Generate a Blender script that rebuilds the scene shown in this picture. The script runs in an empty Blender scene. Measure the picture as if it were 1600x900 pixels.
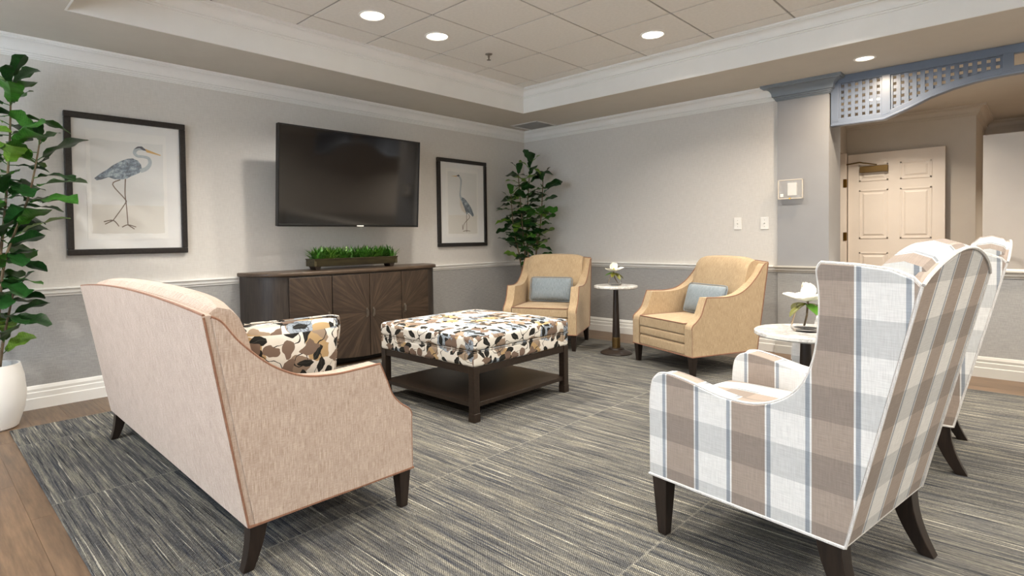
import bpy, bmesh, math, random
from mathutils import Vector, Matrix, Euler
random.seed(7)
PI = math.pi
sc = bpy.context.scene
C = sc.collection

# ------------------------------------------------------------------ camera
cam_d = bpy.data.cameras.new('camera'); cam = bpy.data.objects.new('camera', cam_d); C.objects.link(cam)
cam_d.sensor_width = 36.0; cam_d.sensor_fit = 'HORIZONTAL'
cam_d.lens = 888.3047 / 1600 * 36
cam_d.shift_x = (800 - 767.83) / 1600
cam_d.shift_y = (394.06 - 450) / 1600
cam_d.clip_start = 0.02
_r = Vector((0.71926706, 0.69459373, -0.01394415)); _u = Vector((-0.00719863, 0.02752147, 0.99959529)); _f = Vector((-0.69469639, 0.71887559, -0.02479541))
cam.matrix_world = Matrix(((_r.x, _u.x, -_f.x, 4.838), (_r.y, _u.y, -_f.y, -5.6438), (_r.z, _u.z, -_f.z, 1.0996), (0, 0, 0, 1)))
sc.camera = cam
# ------------------------------------------------------------------ world, exposure
w = bpy.data.worlds.new('world'); sc.world = w; w.use_nodes = True
w.node_tree.nodes['Background'].inputs[0].default_value = (0.62, 0.75, 1.0, 1); w.node_tree.nodes['Background'].inputs[1].default_value = 1.0
vs = sc.view_settings; vs.view_transform = 'Standard'; vs.look = 'None'; vs.gamma = 1.0; vs.use_curve_mapping = False
vs.exposure = 0.1
# daylight through the windows of the wall behind the camera
def area_light(name, loc, rot, sx, sy, power, col):
    d = bpy.data.lights.new(name, 'AREA'); d.shape = 'RECTANGLE'; d.size = sx; d.size_y = sy; d.energy = power; d.color = col
    o = bpy.data.objects.new(name, d); C.objects.link(o); o.location = loc; o.rotation_euler = rot
    return o
for wx in (1.5, 4.1):
    area_light('window_daylight', (wx, -7.73, 1.5), (PI / 2, 0, PI), 1.7, 1.5, 300, (0.72, 0.85, 1.0))
CAN_W = 21.0          # recessed lamps in the tray
WARM = (1.0, 0.93, 0.83)
HALLC = (1.0, 0.88, 0.74)

# ------------------------------------------------------------------ helpers
def srgb(r, g, b):
    f = lambda c: (c / 255 / 12.92) if c / 255 <= 0.04045 else ((c / 255 + 0.055) / 1.055) ** 2.4
    return (f(r), f(g), f(b), 1)

class NT:
    def __init__(s, name):
        s.m = bpy.data.materials.new(name); s.m.use_nodes = True; s.t = s.m.node_tree; s.b = s.t.nodes['Principled BSDF']
    def n(s, typ, **kw):
        nd = s.t.nodes.new(typ)
        for k, v in kw.items(): setattr(nd, k, v)
        return nd
    def link(s, a, b): s.t.links.new(a, b)
    def put(s, sock, v):
        if isinstance(v, bpy.types.NodeSocket): s.link(v, sock)
        elif v is not None: sock.default_value = v
    def math(s, op, a, b=None, c=None, clamp=False):
        nd = s.n('ShaderNodeMath', operation=op, use_clamp=clamp); s.put(nd.inputs[0], a); s.put(nd.inputs[1], b)
        if c is not None: s.put(nd.inputs[2], c)
        return nd.outputs[0]
    def vmath(s, op, a, b=None):
        nd = s.n('ShaderNodeVectorMath', operation=op); s.put(nd.inputs[0], a); s.put(nd.inputs[1], b); return nd.outputs[0]
    def coord(s, which='Object'): return s.n('ShaderNodeTexCoord').outputs[which]
    def mapping(s, v, scale=(1, 1, 1), loc=(0, 0, 0), rot=(0, 0, 0)):
        nd = s.n('ShaderNodeMapping'); s.put(nd.inputs[0], v); nd.inputs[1].default_value = loc; nd.inputs[2].default_value = rot; nd.inputs[3].default_value = scale; return nd.outputs[0]
    def noise(s, v, scale, detail=3, rough=0.55, out=0):
        nd = s.n('ShaderNodeTexNoise'); s.put(nd.inputs['Vector'], v); nd.inputs['Scale'].default_value = scale; nd.inputs['Detail'].default_value = detail; nd.inputs['Roughness'].default_value = rough; return nd.outputs[out]
    def ramp(s, f, stops, interp='LINEAR'):
        nd = s.n('ShaderNodeValToRGB'); s.put(nd.inputs[0], f); cr = nd.color_ramp; cr.interpolation = interp
        while len(cr.elements) < len(stops): cr.elements.new(0.5)
        for e, (p, c) in zip(cr.elements, stops): e.position = p; e.color = c if len(c) == 4 else (*c, 1)
        return nd.outputs[0]
    def mix(s, f, a, b, blend='MIX'):
        nd = s.n('ShaderNodeMix', data_type='RGBA', blend_type=blend); s.put(nd.inputs[0], f); s.put(nd.inputs[6], a); s.put(nd.inputs[7], b); return nd.outputs[2]
    def sep(s, v): return s.n('ShaderNodeSeparateXYZ').outputs, s.put(s.t.nodes[-1].inputs[0], v)
    def xyz(s, v):
        nd = s.n('ShaderNodeSeparateXYZ'); s.put(nd.inputs[0], v); return nd.outputs
    def bump(s, h, strength=0.3, dist=0.002):
        nd = s.n('ShaderNodeBump'); nd.inputs['Strength'].default_value = strength; nd.inputs['Distance'].default_value = dist; s.put(nd.inputs['Height'], h); s.link(nd.outputs[0], s.b.inputs['Normal'])
    def done(s, col=None, rough=0.6, metal=0.0, spec=None, **kw):
        s.put(s.b.inputs['Base Color'], col); s.put(s.b.inputs['Roughness'], rough); s.put(s.b.inputs['Metallic'], metal)
        if spec is not None: s.b.inputs['Specular IOR Level'].default_value = spec
        for k, v in kw.items(): s.put(s.b.inputs[k], v)
        return s.m

def paint(name, col, rough=0.55, var=0.04, scale=6, bump=0.0, bscale=300, spec=0.4):
    t = NT(name); co = t.coord(); n = t.noise(co, scale, 3)
    d = tuple(c * (1 - var) for c in col[:3]) + (1,); l = tuple(min(1, c * (1 + var)) for c in col[:3]) + (1,)
    c = t.ramp(n, [(0.3, d), (0.7, l)])
    if bump: t.bump(t.noise(co, bscale, 2), bump, 0.001)
    return t.done(c, rough, spec=spec)

def fabric(name, c0, c1, su=900, sv=60, rough=0.9):
    """heathered weave with streaks running up the cloth"""
    t = NT(name); uv = t.coord('UV')
    a = t.noise(t.mapping(uv, (1, 0.06, 1)), 330, 3, 0.7); b = t.noise(t.mapping(uv, (0.12, 1, 1)), 420, 2); g = t.noise(uv, 9, 3)
    h = t.math('ADD', t.math('MULTIPLY', a, 0.7), t.math('MULTIPLY', b, 0.3))
    h2 = t.math('ADD', h, t.math('MULTIPLY', t.math('SUBTRACT', g, 0.5), 0.12))
    c = t.ramp(h2, [(0.36, c0), (0.64, c1)])
    t.bump(h, 0.35, 0.0015)
    return t.done(c, rough, spec=0.15, **{'Sheen Weight': 0.15})

def wood(name, c0, c1, axis=(1, 12, 12), scale=5, rough=0.42, obj_rand=0.0, spec=0.4):
    t = NT(name); co = t.coord()
    if obj_rand:
        oi = t.n('ShaderNodeObjectInfo'); off = t.math('MULTIPLY', oi.outputs['Random'], 37.0)
        cx = t.n('ShaderNodeCombineXYZ'); t.put(cx.inputs[0], off); t.put(cx.inputs[1], off); t.put(cx.inputs[2], off)
        co = t.vmath('ADD', co, cx.outputs[0])
    n = t.noise(t.mapping(co, axis), scale, 5, 0.6); n2 = t.noise(co, 2.2, 2)
    f = t.math('ADD', t.math('MULTIPLY', n, 0.8), t.math('MULTIPLY', n2, 0.2))
    c = t.ramp(f, [(0.33, c0), (0.66, c1)])
    if obj_rand:
        hv = t.n('ShaderNodeHueSaturation'); t.put(hv.inputs['Value'], t.math('ADD', 1 - obj_rand / 2, t.math('MULTIPLY', oi.outputs['Random'], obj_rand))); t.put(hv.inputs['Color'], c); c = hv.outputs[0]
    t.bump(n, 0.12, 0.001)
    return t.done(c, rough, spec=spec)

def emis(name, col, s):
    t = NT(name); t.b.inputs['Emission Color'].default_value = (*col, 1); t.b.inputs['Emission Strength'].default_value = s
    return t.done((*col, 1), 0.5)

# mesh building -------------------------------------------------------------
def uvbox(bm, top='xy'):
    uvl = bm.loops.layers.uv.verify(); bm.normal_update()
    for f in bm.faces:
        n = f.normal; ax = max(range(3), key=lambda i: abs(n[i]))
        for l in f.loops:
            p = l.vert.co
            if ax == 2: l[uvl].uv = (p.x, p.y) if top == 'xy' else (p.y, p.x)
            elif ax == 0: l[uvl].uv = (p.y, p.z)
            else: l[uvl].uv = (p.x, p.z)

def obj(name, bm, mat, parent=None, smooth=False, bevel=0, seg=2, subsurf=0, uv='xy', loc=None, rot=None):
    bmesh.ops.recalc_face_normals(bm, faces=bm.faces[:]); uvbox(bm, uv)
    me = bpy.data.meshes.new(name); bm.to_mesh(me); bm.free()
    o = bpy.data.objects.new(name, me); C.objects.link(o)
    for m in (mat if isinstance(mat, (list, tuple)) else [mat]): me.materials.append(m)
    if smooth or bevel or subsurf:
        for p in me.polygons: p.use_smooth = True
    if bevel:
        md = o.modifiers.new('bevel', 'BEVEL'); md.width = bevel; md.segments = seg; md.limit_method = 'ANGLE'; md.angle_limit = math.radians(40); md.harden_normals = False
    if subsurf:
        md = o.modifiers.new('subsurf', 'SUBSURF'); md.levels = subsurf; md.render_levels = subsurf
    if bevel and not subsurf:
        o.modifiers.new('wn', 'WEIGHTED_NORMAL').keep_sharp = True
    if smooth and not bevel and not subsurf:
        me.set_sharp_from_angle(angle=math.radians(24))
    if parent: o.parent = parent
    if loc: o.location = loc
    if rot: o.rotation_euler = rot
    return o

def box(bm, lo, hi):
    vs_ = [bm.verts.new((x, y, z)) for z in (lo[2], hi[2]) for y in (lo[1], hi[1]) for x in (lo[0], hi[0])]
    for q in ((0, 1, 3, 2), (4, 5, 7, 6), (0, 1, 5, 4), (2, 3, 7, 6), (0, 2, 6, 4), (1, 3, 7, 5)): bm.faces.new([vs_[i] for i in q])
    return bm
def bx(lo, hi): return box(bmesh.new(), lo, hi)

def prism(pts, a0, a1, axis='x', bm=None):
    """polygon pts in the plane across `axis`, extruded from a0 to a1 along it"""
    bm = bm or bmesh.new()
    mk = {'x': lambda a, p: (a, p[0], p[1]), 'y': lambda a, p: (p[0], a, p[1]), 'z': lambda a, p: (p[0], p[1], a)}[axis]
    A = [bm.verts.new(mk(a0, p)) for p in pts]; B = [bm.verts.new(mk(a1, p)) for p in pts]
    bm.faces.new(A); bm.faces.new(B[::-1]); n = len(pts)
    for i in range(n): bm.faces.new((A[i], A[(i + 1) % n], B[(i + 1) % n], B[i]))
    return bm

def lathe(prof, seg=32, bm=None, c=(0, 0, 0)):
    bm = bm or bmesh.new(); rings = []
    for r, z in prof:
        if r < 1e-5: rings.append([bm.verts.new((c[0], c[1], c[2] + z))])
        else: rings.append([bm.verts.new((c[0] + r * math.cos(2 * PI * k / seg), c[1] + r * math.sin(2 * PI * k / seg), c[2] + z)) for k in range(seg)])
    for a, b in zip(rings, rings[1:]):
        for k in range(seg):
            k2 = (k + 1) % seg
            if len(a) == 1 and len(b) == 1: continue
            if len(a) == 1: bm.faces.new((a[0], b[k2], b[k]))
            elif len(b) == 1: bm.faces.new((a[k], a[k2], b[0]))
            else: bm.faces.new((a[k], a[k2], b[k2], b[k]))
    return bm

def tube(pts, r, seg=8, bm=None, closed=False, cap=True):
    bm = bm or bmesh.new(); pts = [Vector(p) for p in pts]; n = len(pts); rings = []; prev = None
    rr = r if isinstance(r, (list, tuple)) else [r] * n
    for i, p in enumerate(pts):
        if closed: d = pts[(i + 1) % n] - pts[i - 1]
        else: d = pts[min(i + 1, n - 1)] - pts[max(i - 1, 0)]
        d.normalize()
        if prev is None: a = d.orthogonal().normalized()
        else: a = (prev - d * prev.dot(d)).normalized()
        prev = a; b = d.cross(a)
        rings.append([bm.verts.new(p + (a * math.cos(2 * PI * k / seg) + b * math.sin(2 * PI * k / seg)) * rr[i]) for k in range(seg)])
    for i in range(n if closed else n - 1):
        A, B = rings[i], rings[(i + 1) % n]
        for k in range(seg): bm.faces.new((A[k], A[(k + 1) % seg], B[(k + 1) % seg], B[k]))
    if cap and not closed: bm.faces.new(rings[0][::-1]); bm.faces.new(rings[-1])
    return bm

def catmull(P, n=6):
    out = []; P = [Vector(p) for p in P]
    for i in range(len(P) - 1):
        p0, p1, p2, p3 = P[max(i - 1, 0)], P[i], P[i + 1], P[min(i + 2, len(P) - 1)]
        for k in range(n):
            t = k / n
            out.append(0.5 * (2 * p1 + (p2 - p0) * t + (2 * p0 - 5 * p1 + 4 * p2 - p3) * t * t + (3 * p1 - p0 - 3 * p2 + p3) * t ** 3))
    out.append(P[-1]); return out

def sweep(path, prof, side=1, closed=False, bm=None):
    """profile (distance from path, z) swept along a 2D path with mitred corners; side = +1 left of the path"""
    bm = bm or bmesh.new(); P = [Vector(p) for p in path]; n = len(P); rings = []
    for i in range(n):
        ds = []
        if closed or i > 0: ds.append((P[i] - P[i - 1]).normalized())
        if closed or i < n - 1: ds.append((P[(i + 1) % n] - P[i]).normalized())
        ns = [Vector((-d.y, d.x)) * side for d in ds]
        if len(ns) == 1: m = ns[0]
        else:
            m = (ns[0] + ns[1]).normalized(); m = m / max(0.2, m.dot(ns[0]))
        rings.append([bm.verts.new((P[i].x + m.x * d, P[i].y + m.y * d, z)) for d, z in prof])
    k = len(prof)
    for i in range(n if closed else n - 1):
        A, B = rings[i], rings[(i + 1) % n]
        for j in range(k): bm.faces.new((A[j], A[(j + 1) % k], B[(j + 1) % k], B[j]))
    if not closed: bm.faces.new(rings[0]); bm.faces.new(rings[-1][::-1])
    return bm

def thing(name, label, cat, loc=(0, 0, 0), rz=0, group=None):
    o = bpy.data.objects.new(name, None); C.objects.link(o); o.empty_display_size = 0.1
    o.location = loc; o.rotation_euler = (0, 0, rz); tag(o, label, cat, group); return o
def tag(o, label, cat, group=None, kind=None):
    o['label'] = label; o['category'] = cat
    if group: o['group'] = group
    if kind: o['kind'] = kind
    return o
def struct(o, label, cat='wall'):
    o['kind'] = 'structure'; o['label'] = label; o['category'] = cat; return o

# ------------------------------------------------------------------ materials
def wall_mat():
    t = NT('wall_paint'); co = t.coord(); x = t.xyz(co)
    ad = t.math('ADD', x[0], x[1])
    cx = t.n('ShaderNodeCombineXYZ'); t.put(cx.inputs[0], ad); t.put(cx.inputs[1], x[2])
    a = t.noise(t.mapping(cx.outputs[0], (1, 0.1, 1)), 160, 2); b = t.noise(t.mapping(cx.outputs[0], (0.1, 1, 1)), 160, 2)
    f = t.math('ADD', t.math('MULTIPLY', a, 0.5), t.math('MULTIPLY', b, 0.5))
    c = t.ramp(f, [(0.35, srgb(203, 199, 193)), (0.65, srgb(213, 209, 203))])
    t.bump(f, 0.08, 0.001)
    return t.done(c, 0.75, spec=0.25)
M_wall = wall_mat()
def paper_mat():
    t = NT('grey_wallpaper'); co = t.coord(); x = t.xyz(co)
    ad = t.math('ADD', x[0], x[1])
    cx = t.n('ShaderNodeCombineXYZ'); t.put(cx.inputs[0], ad); t.put(cx.inputs[1], x[2])
    a = t.noise(t.mapping(cx.outputs[0], (0.06, 1, 1)), 260, 3); b = t.noise(t.mapping(cx.outputs[0], (1, 0.15, 1)), 220, 2)
    f = t.math('ADD', t.math('MULTIPLY', a, 0.65), t.math('MULTIPLY', b, 0.35))
    c = t.ramp(f, [(0.33, srgb(143, 142, 141)), (0.67, srgb(169, 168, 165))])
    t.bump(f, 0.2, 0.001)
    return t.done(c, 0.8, spec=0.2)
M_paper = paper_mat()
M_soffit = paint('soffit_paint', srgb(196, 190, 180), 0.8, 0.02, spec=0.2)
M_white = paint('trim_white', srgb(230, 229, 225), 0.42, 0.015)
M_ceil = paint('ceiling_tile', srgb(228, 224, 218), 0.9, 0.03, 40, bump=0.25, bscale=350, spec=0.1)
M_tbar = paint('ceiling_grid_metal', srgb(150, 146, 140), 0.5, 0.02)
M_colgrey = paint('column_grey_paint', srgb(152, 152, 153), 0.7, 0.02, spec=0.25)
M_slate = paint('slate_grey_paint', srgb(118, 125, 132), 0.38, 0.03)
M_bluegrey = paint('blue_grey_paint', srgb(104, 114, 130), 0.32, 0.03)
M_hall = paint('hall_paint', srgb(196, 188, 176), 0.8, 0.02, spec=0.2)
M_door = paint('door_paint', srgb(228, 218, 206), 0.45, 0.015)
M_door2 = paint('pale_door_paint', srgb(196, 192, 186), 0.5, 0.02)
M_plank = wood('floor_oak', srgb(84, 67, 53), srgb(120, 98, 77), (1.2, 14, 14), 4, 0.4, 0.25)
M_espresso = wood('espresso_wood', srgb(26, 20, 17), srgb(44, 34, 28), (10, 10, 1), 8, 0.32)
M_darkwood = wood('dark_brown_wood', srgb(30, 23, 18), srgb(48, 37, 29), (1, 12, 12), 6, 0.38)
M_credbody = wood('credenza_charcoal_wood', srgb(40, 35, 32), srgb(66, 58, 52), (12, 12, 1), 6, 0.42)
M_credtop = wood('credenza_top_wood', srgb(58, 47, 38), srgb(88, 72, 58), (12, 1, 12), 6, 0.36)
M_black = paint('black_metal', srgb(24, 22, 21), 0.4, 0.05)
M_bronze = paint('dark_bronze', srgb(42, 34, 29), 0.38, 0.06)
M_brass = NT('brass').done(srgb(176, 136, 68), 0.28, 1.0)
M_agedbrass = NT('aged_brass').done(srgb(120, 98, 62), 0.4, 0.9)
M_pewter = NT('pewter').done(srgb(140, 132, 122), 0.35, 0.9)
M_frame = wood('black_frame_wood', srgb(26, 23, 22), srgb(46, 42, 40), (6, 6, 6), 10, 0.35)
M_tan = fabric('tan_upholstery', srgb(150, 127, 98), srgb(190, 168, 136))
M_sofa = fabric('beige_upholstery', srgb(150, 130, 116), srgb(192, 176, 163))
M_piping = fabric('brown_piping', srgb(112, 78, 62), srgb(146, 108, 86))
M_bluepil = fabric('blue_grey_linen', srgb(106, 117, 124), srgb(148, 157, 162))
M_plastic = paint('white_plastic', srgb(232, 230, 224), 0.35, 0.01)
M_tvbezel = paint('tv_bezel', srgb(14, 14, 15), 0.3, 0.02)
M_green = [None] * 3
for i, (a, b) in enumerate([((14, 44, 16), (34, 78, 30)), ((34, 78, 22), (66, 118, 40)), ((84, 128, 36), (126, 164, 62))]):
    t = NT('leaf_green_%d' % i); co = t.coord(); n = t.noise(co, 9, 3)
    x = t.xyz(co); vein = t.math('ABSOLUTE', t.math('SINE', t.math('MULTIPLY', t.math('SUBTRACT', x[0], t.math('MULTIPLY', t.math('ABSOLUTE', x[1]), 0.8)), 42.0)))
    f = t.math('ADD', t.math('MULTIPLY', n, 0.8), t.math('MULTIPLY', vein, 0.2))
    c = t.ramp(f, [(0.3, srgb(*a)), (0.75, srgb(*b))]); M_green[i] = t.done(c, 0.38, spec=0.45)
M_grass = []
for i, (a, b) in enumerate([((34, 84, 22), (84, 140, 44)), ((86, 132, 46), (140, 176, 80))]):
    t = NT('grass_blade_%d' % i); M_grass.append(t.done(t.ramp(t.noise(t.coord(), 30, 2), [(0.3, srgb(*a)), (0.7, srgb(*b))]), 0.5))
M_stem = wood('bark_stem', srgb(74, 60, 44), srgb(128, 110, 84), (4, 4, 1), 14, 0.8)
M_soil = paint('moss_soil', srgb(46, 52, 24), 0.95, 0.3, 40, 0.6, 80)
M_pot = paint('white_ceramic', srgb(232, 230, 226), 0.38, 0.02)
M_petal = paint('magnolia_petal', srgb(244, 240, 228), 0.5, 0.03)
M_flowerc = paint('flower_centre', srgb(176, 178, 70), 0.7, 0.2, 60)
M_magleaf = paint('magnolia_leaf_olive', srgb(104, 104, 38), 0.45, 0.25, 20)
M_magleaf2 = paint('magnolia_leaf_green', srgb(78, 128, 34), 0.4, 0.2, 20)
def glass_mat():
    t = NT('clear_glass'); return t.done((1, 1, 1, 1), 0.02, **{'Transmission Weight': 1.0, 'IOR': 1.12})
M_glass = glass_mat()
def pane_mat():
    t = NT('picture_glass'); t.b.inputs['Alpha'].default_value = 0.06
    return t.done((1, 1, 1, 1), 0.03, spec=0.5)
M_pane = pane_mat()
def marble_mat():
    t = NT('white_marble'); co = t.coord(); d = t.noise(co, 7, 4, 0.6, 1); v = t.vmath('ADD', t.mapping(co, (9, 9, 9)), t.vmath('MULTIPLY', d, (3, 3, 3)))
    n = t.math('ABSOLUTE', t.math('SUBTRACT', t.noise(v, 1.0, 5, 0.6), 0.5))
    return t.done(t.ramp(n, [(0.0, srgb(178, 176, 172)), (0.07, srgb(214, 212, 207)), (0.3, srgb(232, 230, 224))]), 0.2, spec=0.5)
M_marble = marble_mat()
def carpet_mat():
    t = NT('streaked_carpet'); co0 = t.coord(); cell = t.vmath('FLOOR', t.mapping(co0, (1.0, 2.0, 1), (0.13, 0.1, 0)))
    wn = t.n('ShaderNodeTexWhiteNoise', noise_dimensions='2D'); t.put(wn.inputs['Vector'], cell)
    co = t.vmath('ADD', co0, t.vmath('MULTIPLY', wn.outputs['Color'], (6.0, 0.05, 0)))
    def streak(fx, fy, off, det=3): return t.noise(t.mapping(co, (fx, fy, 1), off), 1.0, det, 0.65)
    # soft bands, then yarn-thick broken dashes of charcoal, navy and cream; threads run along x
    band = streak(1.6, 42, (0, 0, 0), 4); yarn = streak(5.0, 170, (3.1, 7.7, 0), 3)
    f = t.math('ADD', t.math('MULTIPLY', band, 0.55), t.math('MULTIPLY', yarn, 0.45))
    base = t.ramp(f, [(0.36, srgb(54, 56, 61)), (0.46, srgb(81, 81, 82)), (0.54, srgb(107, 105, 99)), (0.64, srgb(138, 133, 120))])
    def dash(base, n, lo, hi, amt, col): return t.mix(t.math('MULTIPLY', t.ramp(n, [(lo, (0, 0, 0, 1)), (hi, (1, 1, 1, 1))]), amt), base, col)
    base = dash(base, streak(2.2, 95, (9.1, 1.7, 0), 2), 0.60, 0.65, 0.8, srgb(34, 37, 44))
    base = dash(base, streak(1.5, 60, (4.7, 8.8, 0), 2), 0.62, 0.67, 0.75, srgb(40, 46, 60))
    base = dash(base, streak(1.8, 110, (5.5, 2.2, 0), 2), 0.63, 0.67, 0.75, srgb(190, 185, 170))
    x = t.xyz(co0)
    seam = t.math('LESS_THAN', t.math('ABSOLUTE', t.math('SUBTRACT', t.math('FRACT', t.math('ADD', x[0], 0.63)), 0.5)), 0.004)
    base = t.mix(t.math('MULTIPLY', seam, 0.3), base, srgb(150, 147, 138))
    wv = t.n('ShaderNodeTexWave', wave_type='BANDS', bands_direction='DIAGONAL'); t.put(wv.inputs['Vector'], co0); wv.inputs['Scale'].default_value = 70; wv.inputs['Distortion'].default_value = 3; wv.inputs['Detail'].default_value = 1
    fine = t.noise(t.mapping(co0, (0.6, 1, 1)), 130, 3, 0.75)
    h = t.math('ADD', t.math('MULTIPLY', wv.outputs[1], 0.3), t.math('MULTIPLY', fine, 0.7))
    c = t.mix(1.0, base, t.ramp(h, [(0.32, (0.42, 0.42, 0.43, 1)), (0.66, (1.42, 1.42, 1.39, 1))]), 'MULTIPLY')
    t.bump(h, 0.8, 0.004)
    return t.done(c, 0.95, spec=0.1)
M_carpet = carpet_mat()
def plaid_mat():
    t = NT('plaid_linen'); x = t.xyz(t.coord('UV')); u, v = x[0], x[1]
    P = 0.246; fu = t.math('FRACT', t.math('ADD', t.math('DIVIDE', u, P), 50.505)); d = t.math('ABSOLUTE', t.math('SUBTRACT', fu, 0.57))
    stripe = t.math('LESS_THAN', d, 0.225)
    line_b = t.math('MULTIPLY', t.math('GREATER_THAN', d, 0.243), t.math('LESS_THAN', d, 0.293))
    line_w = t.math('MULTIPLY', t.math('GREATER_THAN', d, 0.222), t.math('LESS_THAN', d, 0.243))
    fv = t.math('FRACT', t.math('ADD', t.math('DIVIDE', v, 0.2), 50.2)); band = t.math('LESS_THAN', fv, 0.5)
    wn = t.noise(t.mapping(t.coord('UV'), (1, 0.05, 1)), 380, 2); wn2 = t.noise(t.mapping(t.coord('UV'), (0.05, 1, 1)), 380, 2)
    wv = t.math('ADD', t.math('MULTIPLY', wn, 0.5), t.math('MULTIPLY', wn2, 0.5))
    c = t.mix(stripe, srgb(217, 216, 213), srgb(156, 142, 131))
    c = t.mix(line_w, c, srgb(222, 221, 218)); c = t.mix(line_b, c, srgb(152, 157, 163))
    c = t.mix(t.math('MULTIPLY', band, 0.55), c, t.mix(1.0, c, srgb(196, 199, 202), 'MULTIPLY'))
    c = t.mix(1.0, c, t.ramp(wv, [(0.35, (0.84, 0.84, 0.84, 1)), (0.65, (1.08, 1.08, 1.08, 1))]), 'MULTIPLY')
    t.bump(wv, 0.3, 0.0015)
    return t.done(c, 0.9, spec=0.15, **{'Sheen Weight': 0.1})
M_plaid = plaid_mat()
M_plaidpipe = fabric('pale_piping', srgb(176, 174, 172), srgb(222, 220, 216))
def floral_mat(name, s=1.0):
    t = NT(name); uv0 = t.coord('UV'); wob = t.vmath('MULTIPLY', t.vmath('SUBTRACT', t.noise(uv0, 14 * s, 2, 0.5, 1), (0.5, 0.5, 0.5)), (0.05 / s, 0.05 / s, 0)); uv = t.vmath('ADD', uv0, wob)
    def layer(scale, off, a, b, thr, seed_rot=0.0, rnd=0.75):
        m = t.mapping(uv, (scale * s, scale * s, 1), off)
        vo = t.n('ShaderNodeTexVoronoi', voronoi_dimensions='2D', feature='F1'); t.put(vo.inputs['Vector'], m); vo.inputs['Scale'].default_value = 1.0; vo.inputs['Randomness'].default_value = rnd
        loc = t.vmath('SUBTRACT', m, vo.outputs['Position']); cs = t.n('ShaderNodeSeparateColor'); t.put(cs.inputs[0], vo.outputs['Color'])
        ro = t.n('ShaderNodeVectorRotate', rotation_type='Z_AXIS'); t.put(ro.inputs['Vector'], loc); t.put(ro.inputs['Angle'], t.math('MULTIPLY', cs.outputs[0], 6.283))
        x = t.xyz(ro.outputs[0]); uu = t.math('DIVIDE', x[0], a)
        g = t.math('SUBTRACT', t.math('MULTIPLY', t.math('SUBTRACT', 1.0, t.math('MULTIPLY', uu, uu)), b), t.math('ABSOLUTE', x[1]))
        return t.math('MULTIPLY', t.math('GREATER_THAN', g, 0.0), t.math('GREATER_THAN', cs.outputs[1], thr)), x, cs.outputs[2]
    c = t.mix(t.noise(uv, 40, 2), srgb(208, 203, 193), srgb(222, 217, 208))
    m, x, r = layer(8.5, (3.3, 1.1, 0), 0.62, 0.42, 0.45); c = t.mix(m, c, t.mix(r, srgb(126, 108, 96), srgb(156, 138, 118)))
    m, x, r = layer(7.0, (0.4, 5.2, 0), 0.5, 0.42, 0.78); c = t.mix(m, c, srgb(172, 146, 108))
    m, x, r = layer(6.0, (8.4, 2.9, 0), 0.46, 0.44, 0.6)
    ln = t.math('LESS_THAN', t.math('ABSOLUTE', t.math('SUBTRACT', t.noise(uv, 34 * s, 1), 0.5)), 0.02); c = t.mix(m, c, t.mix(ln, srgb(146, 156, 166), srgb(96, 98, 104)))
    st = t.math('LESS_THAN', t.math('ABSOLUTE', t.math('SUBTRACT', t.noise(uv, 9.5 * s, 0), 0.52)), 0.0085); c = t.mix(st, c, srgb(44, 42, 40))
    m, x, r = layer(15.5, (1.7, 9.3, 0), 0.62, 0.27, 0.42)
    rib = t.math('LESS_THAN', t.math('ABSOLUTE', x[1]), 0.012)
    c = t.mix(m, c, t.mix(rib, srgb(38, 38, 36), srgb(70, 68, 62)))
    m, x, r = layer(12.0, (6.6, 4.4, 0), 0.6, 0.3, 0.72); c = t.mix(m, c, srgb(116, 98, 86))
    wv = t.noise(uv0, 500, 2); t.bump(wv, 0.3, 0.001)
    return t.done(c, 0.9, spec=0.15)
M_floral = floral_mat('floral_print', 1.0)
M_floral2 = floral_mat('floral_print_large', 1.15)
def tv_mat():
    t = NT('tv_screen'); return t.done(srgb(9, 8, 8), 0.07, spec=0.9)
M_screen = tv_mat()
def burst_mat():
    t = NT('sunburst_veneer'); x = t.xyz(t.coord())
    ang = t.math('ARCTAN2', x[2], x[1]); r = t.math('SQRT', t.math('ADD', t.math('MULTIPLY', x[1], x[1]), t.math('MULTIPLY', x[2], x[2])))
    cs = t.n('ShaderNodeCombineXYZ'); t.put(cs.inputs[0], t.math('MULTIPLY', t.math('COSINE', ang), 9.0)); t.put(cs.inputs[1], t.math('MULTIPLY', t.math('SINE', ang), 9.0)); t.put(cs.inputs[2], t.math('MULTIPLY', r, 2.5))
    n = t.noise(cs.outputs[0], 1.3, 5, 0.65)
    c = t.ramp(n, [(0.3, srgb(40, 31, 25)), (0.5, srgb(58, 46, 37)), (0.72, srgb(84, 69, 55))])
    t.bump(n, 0.15, 0.001)
    return t.done(c, 0.4)
M_burst = burst_mat()

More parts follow.
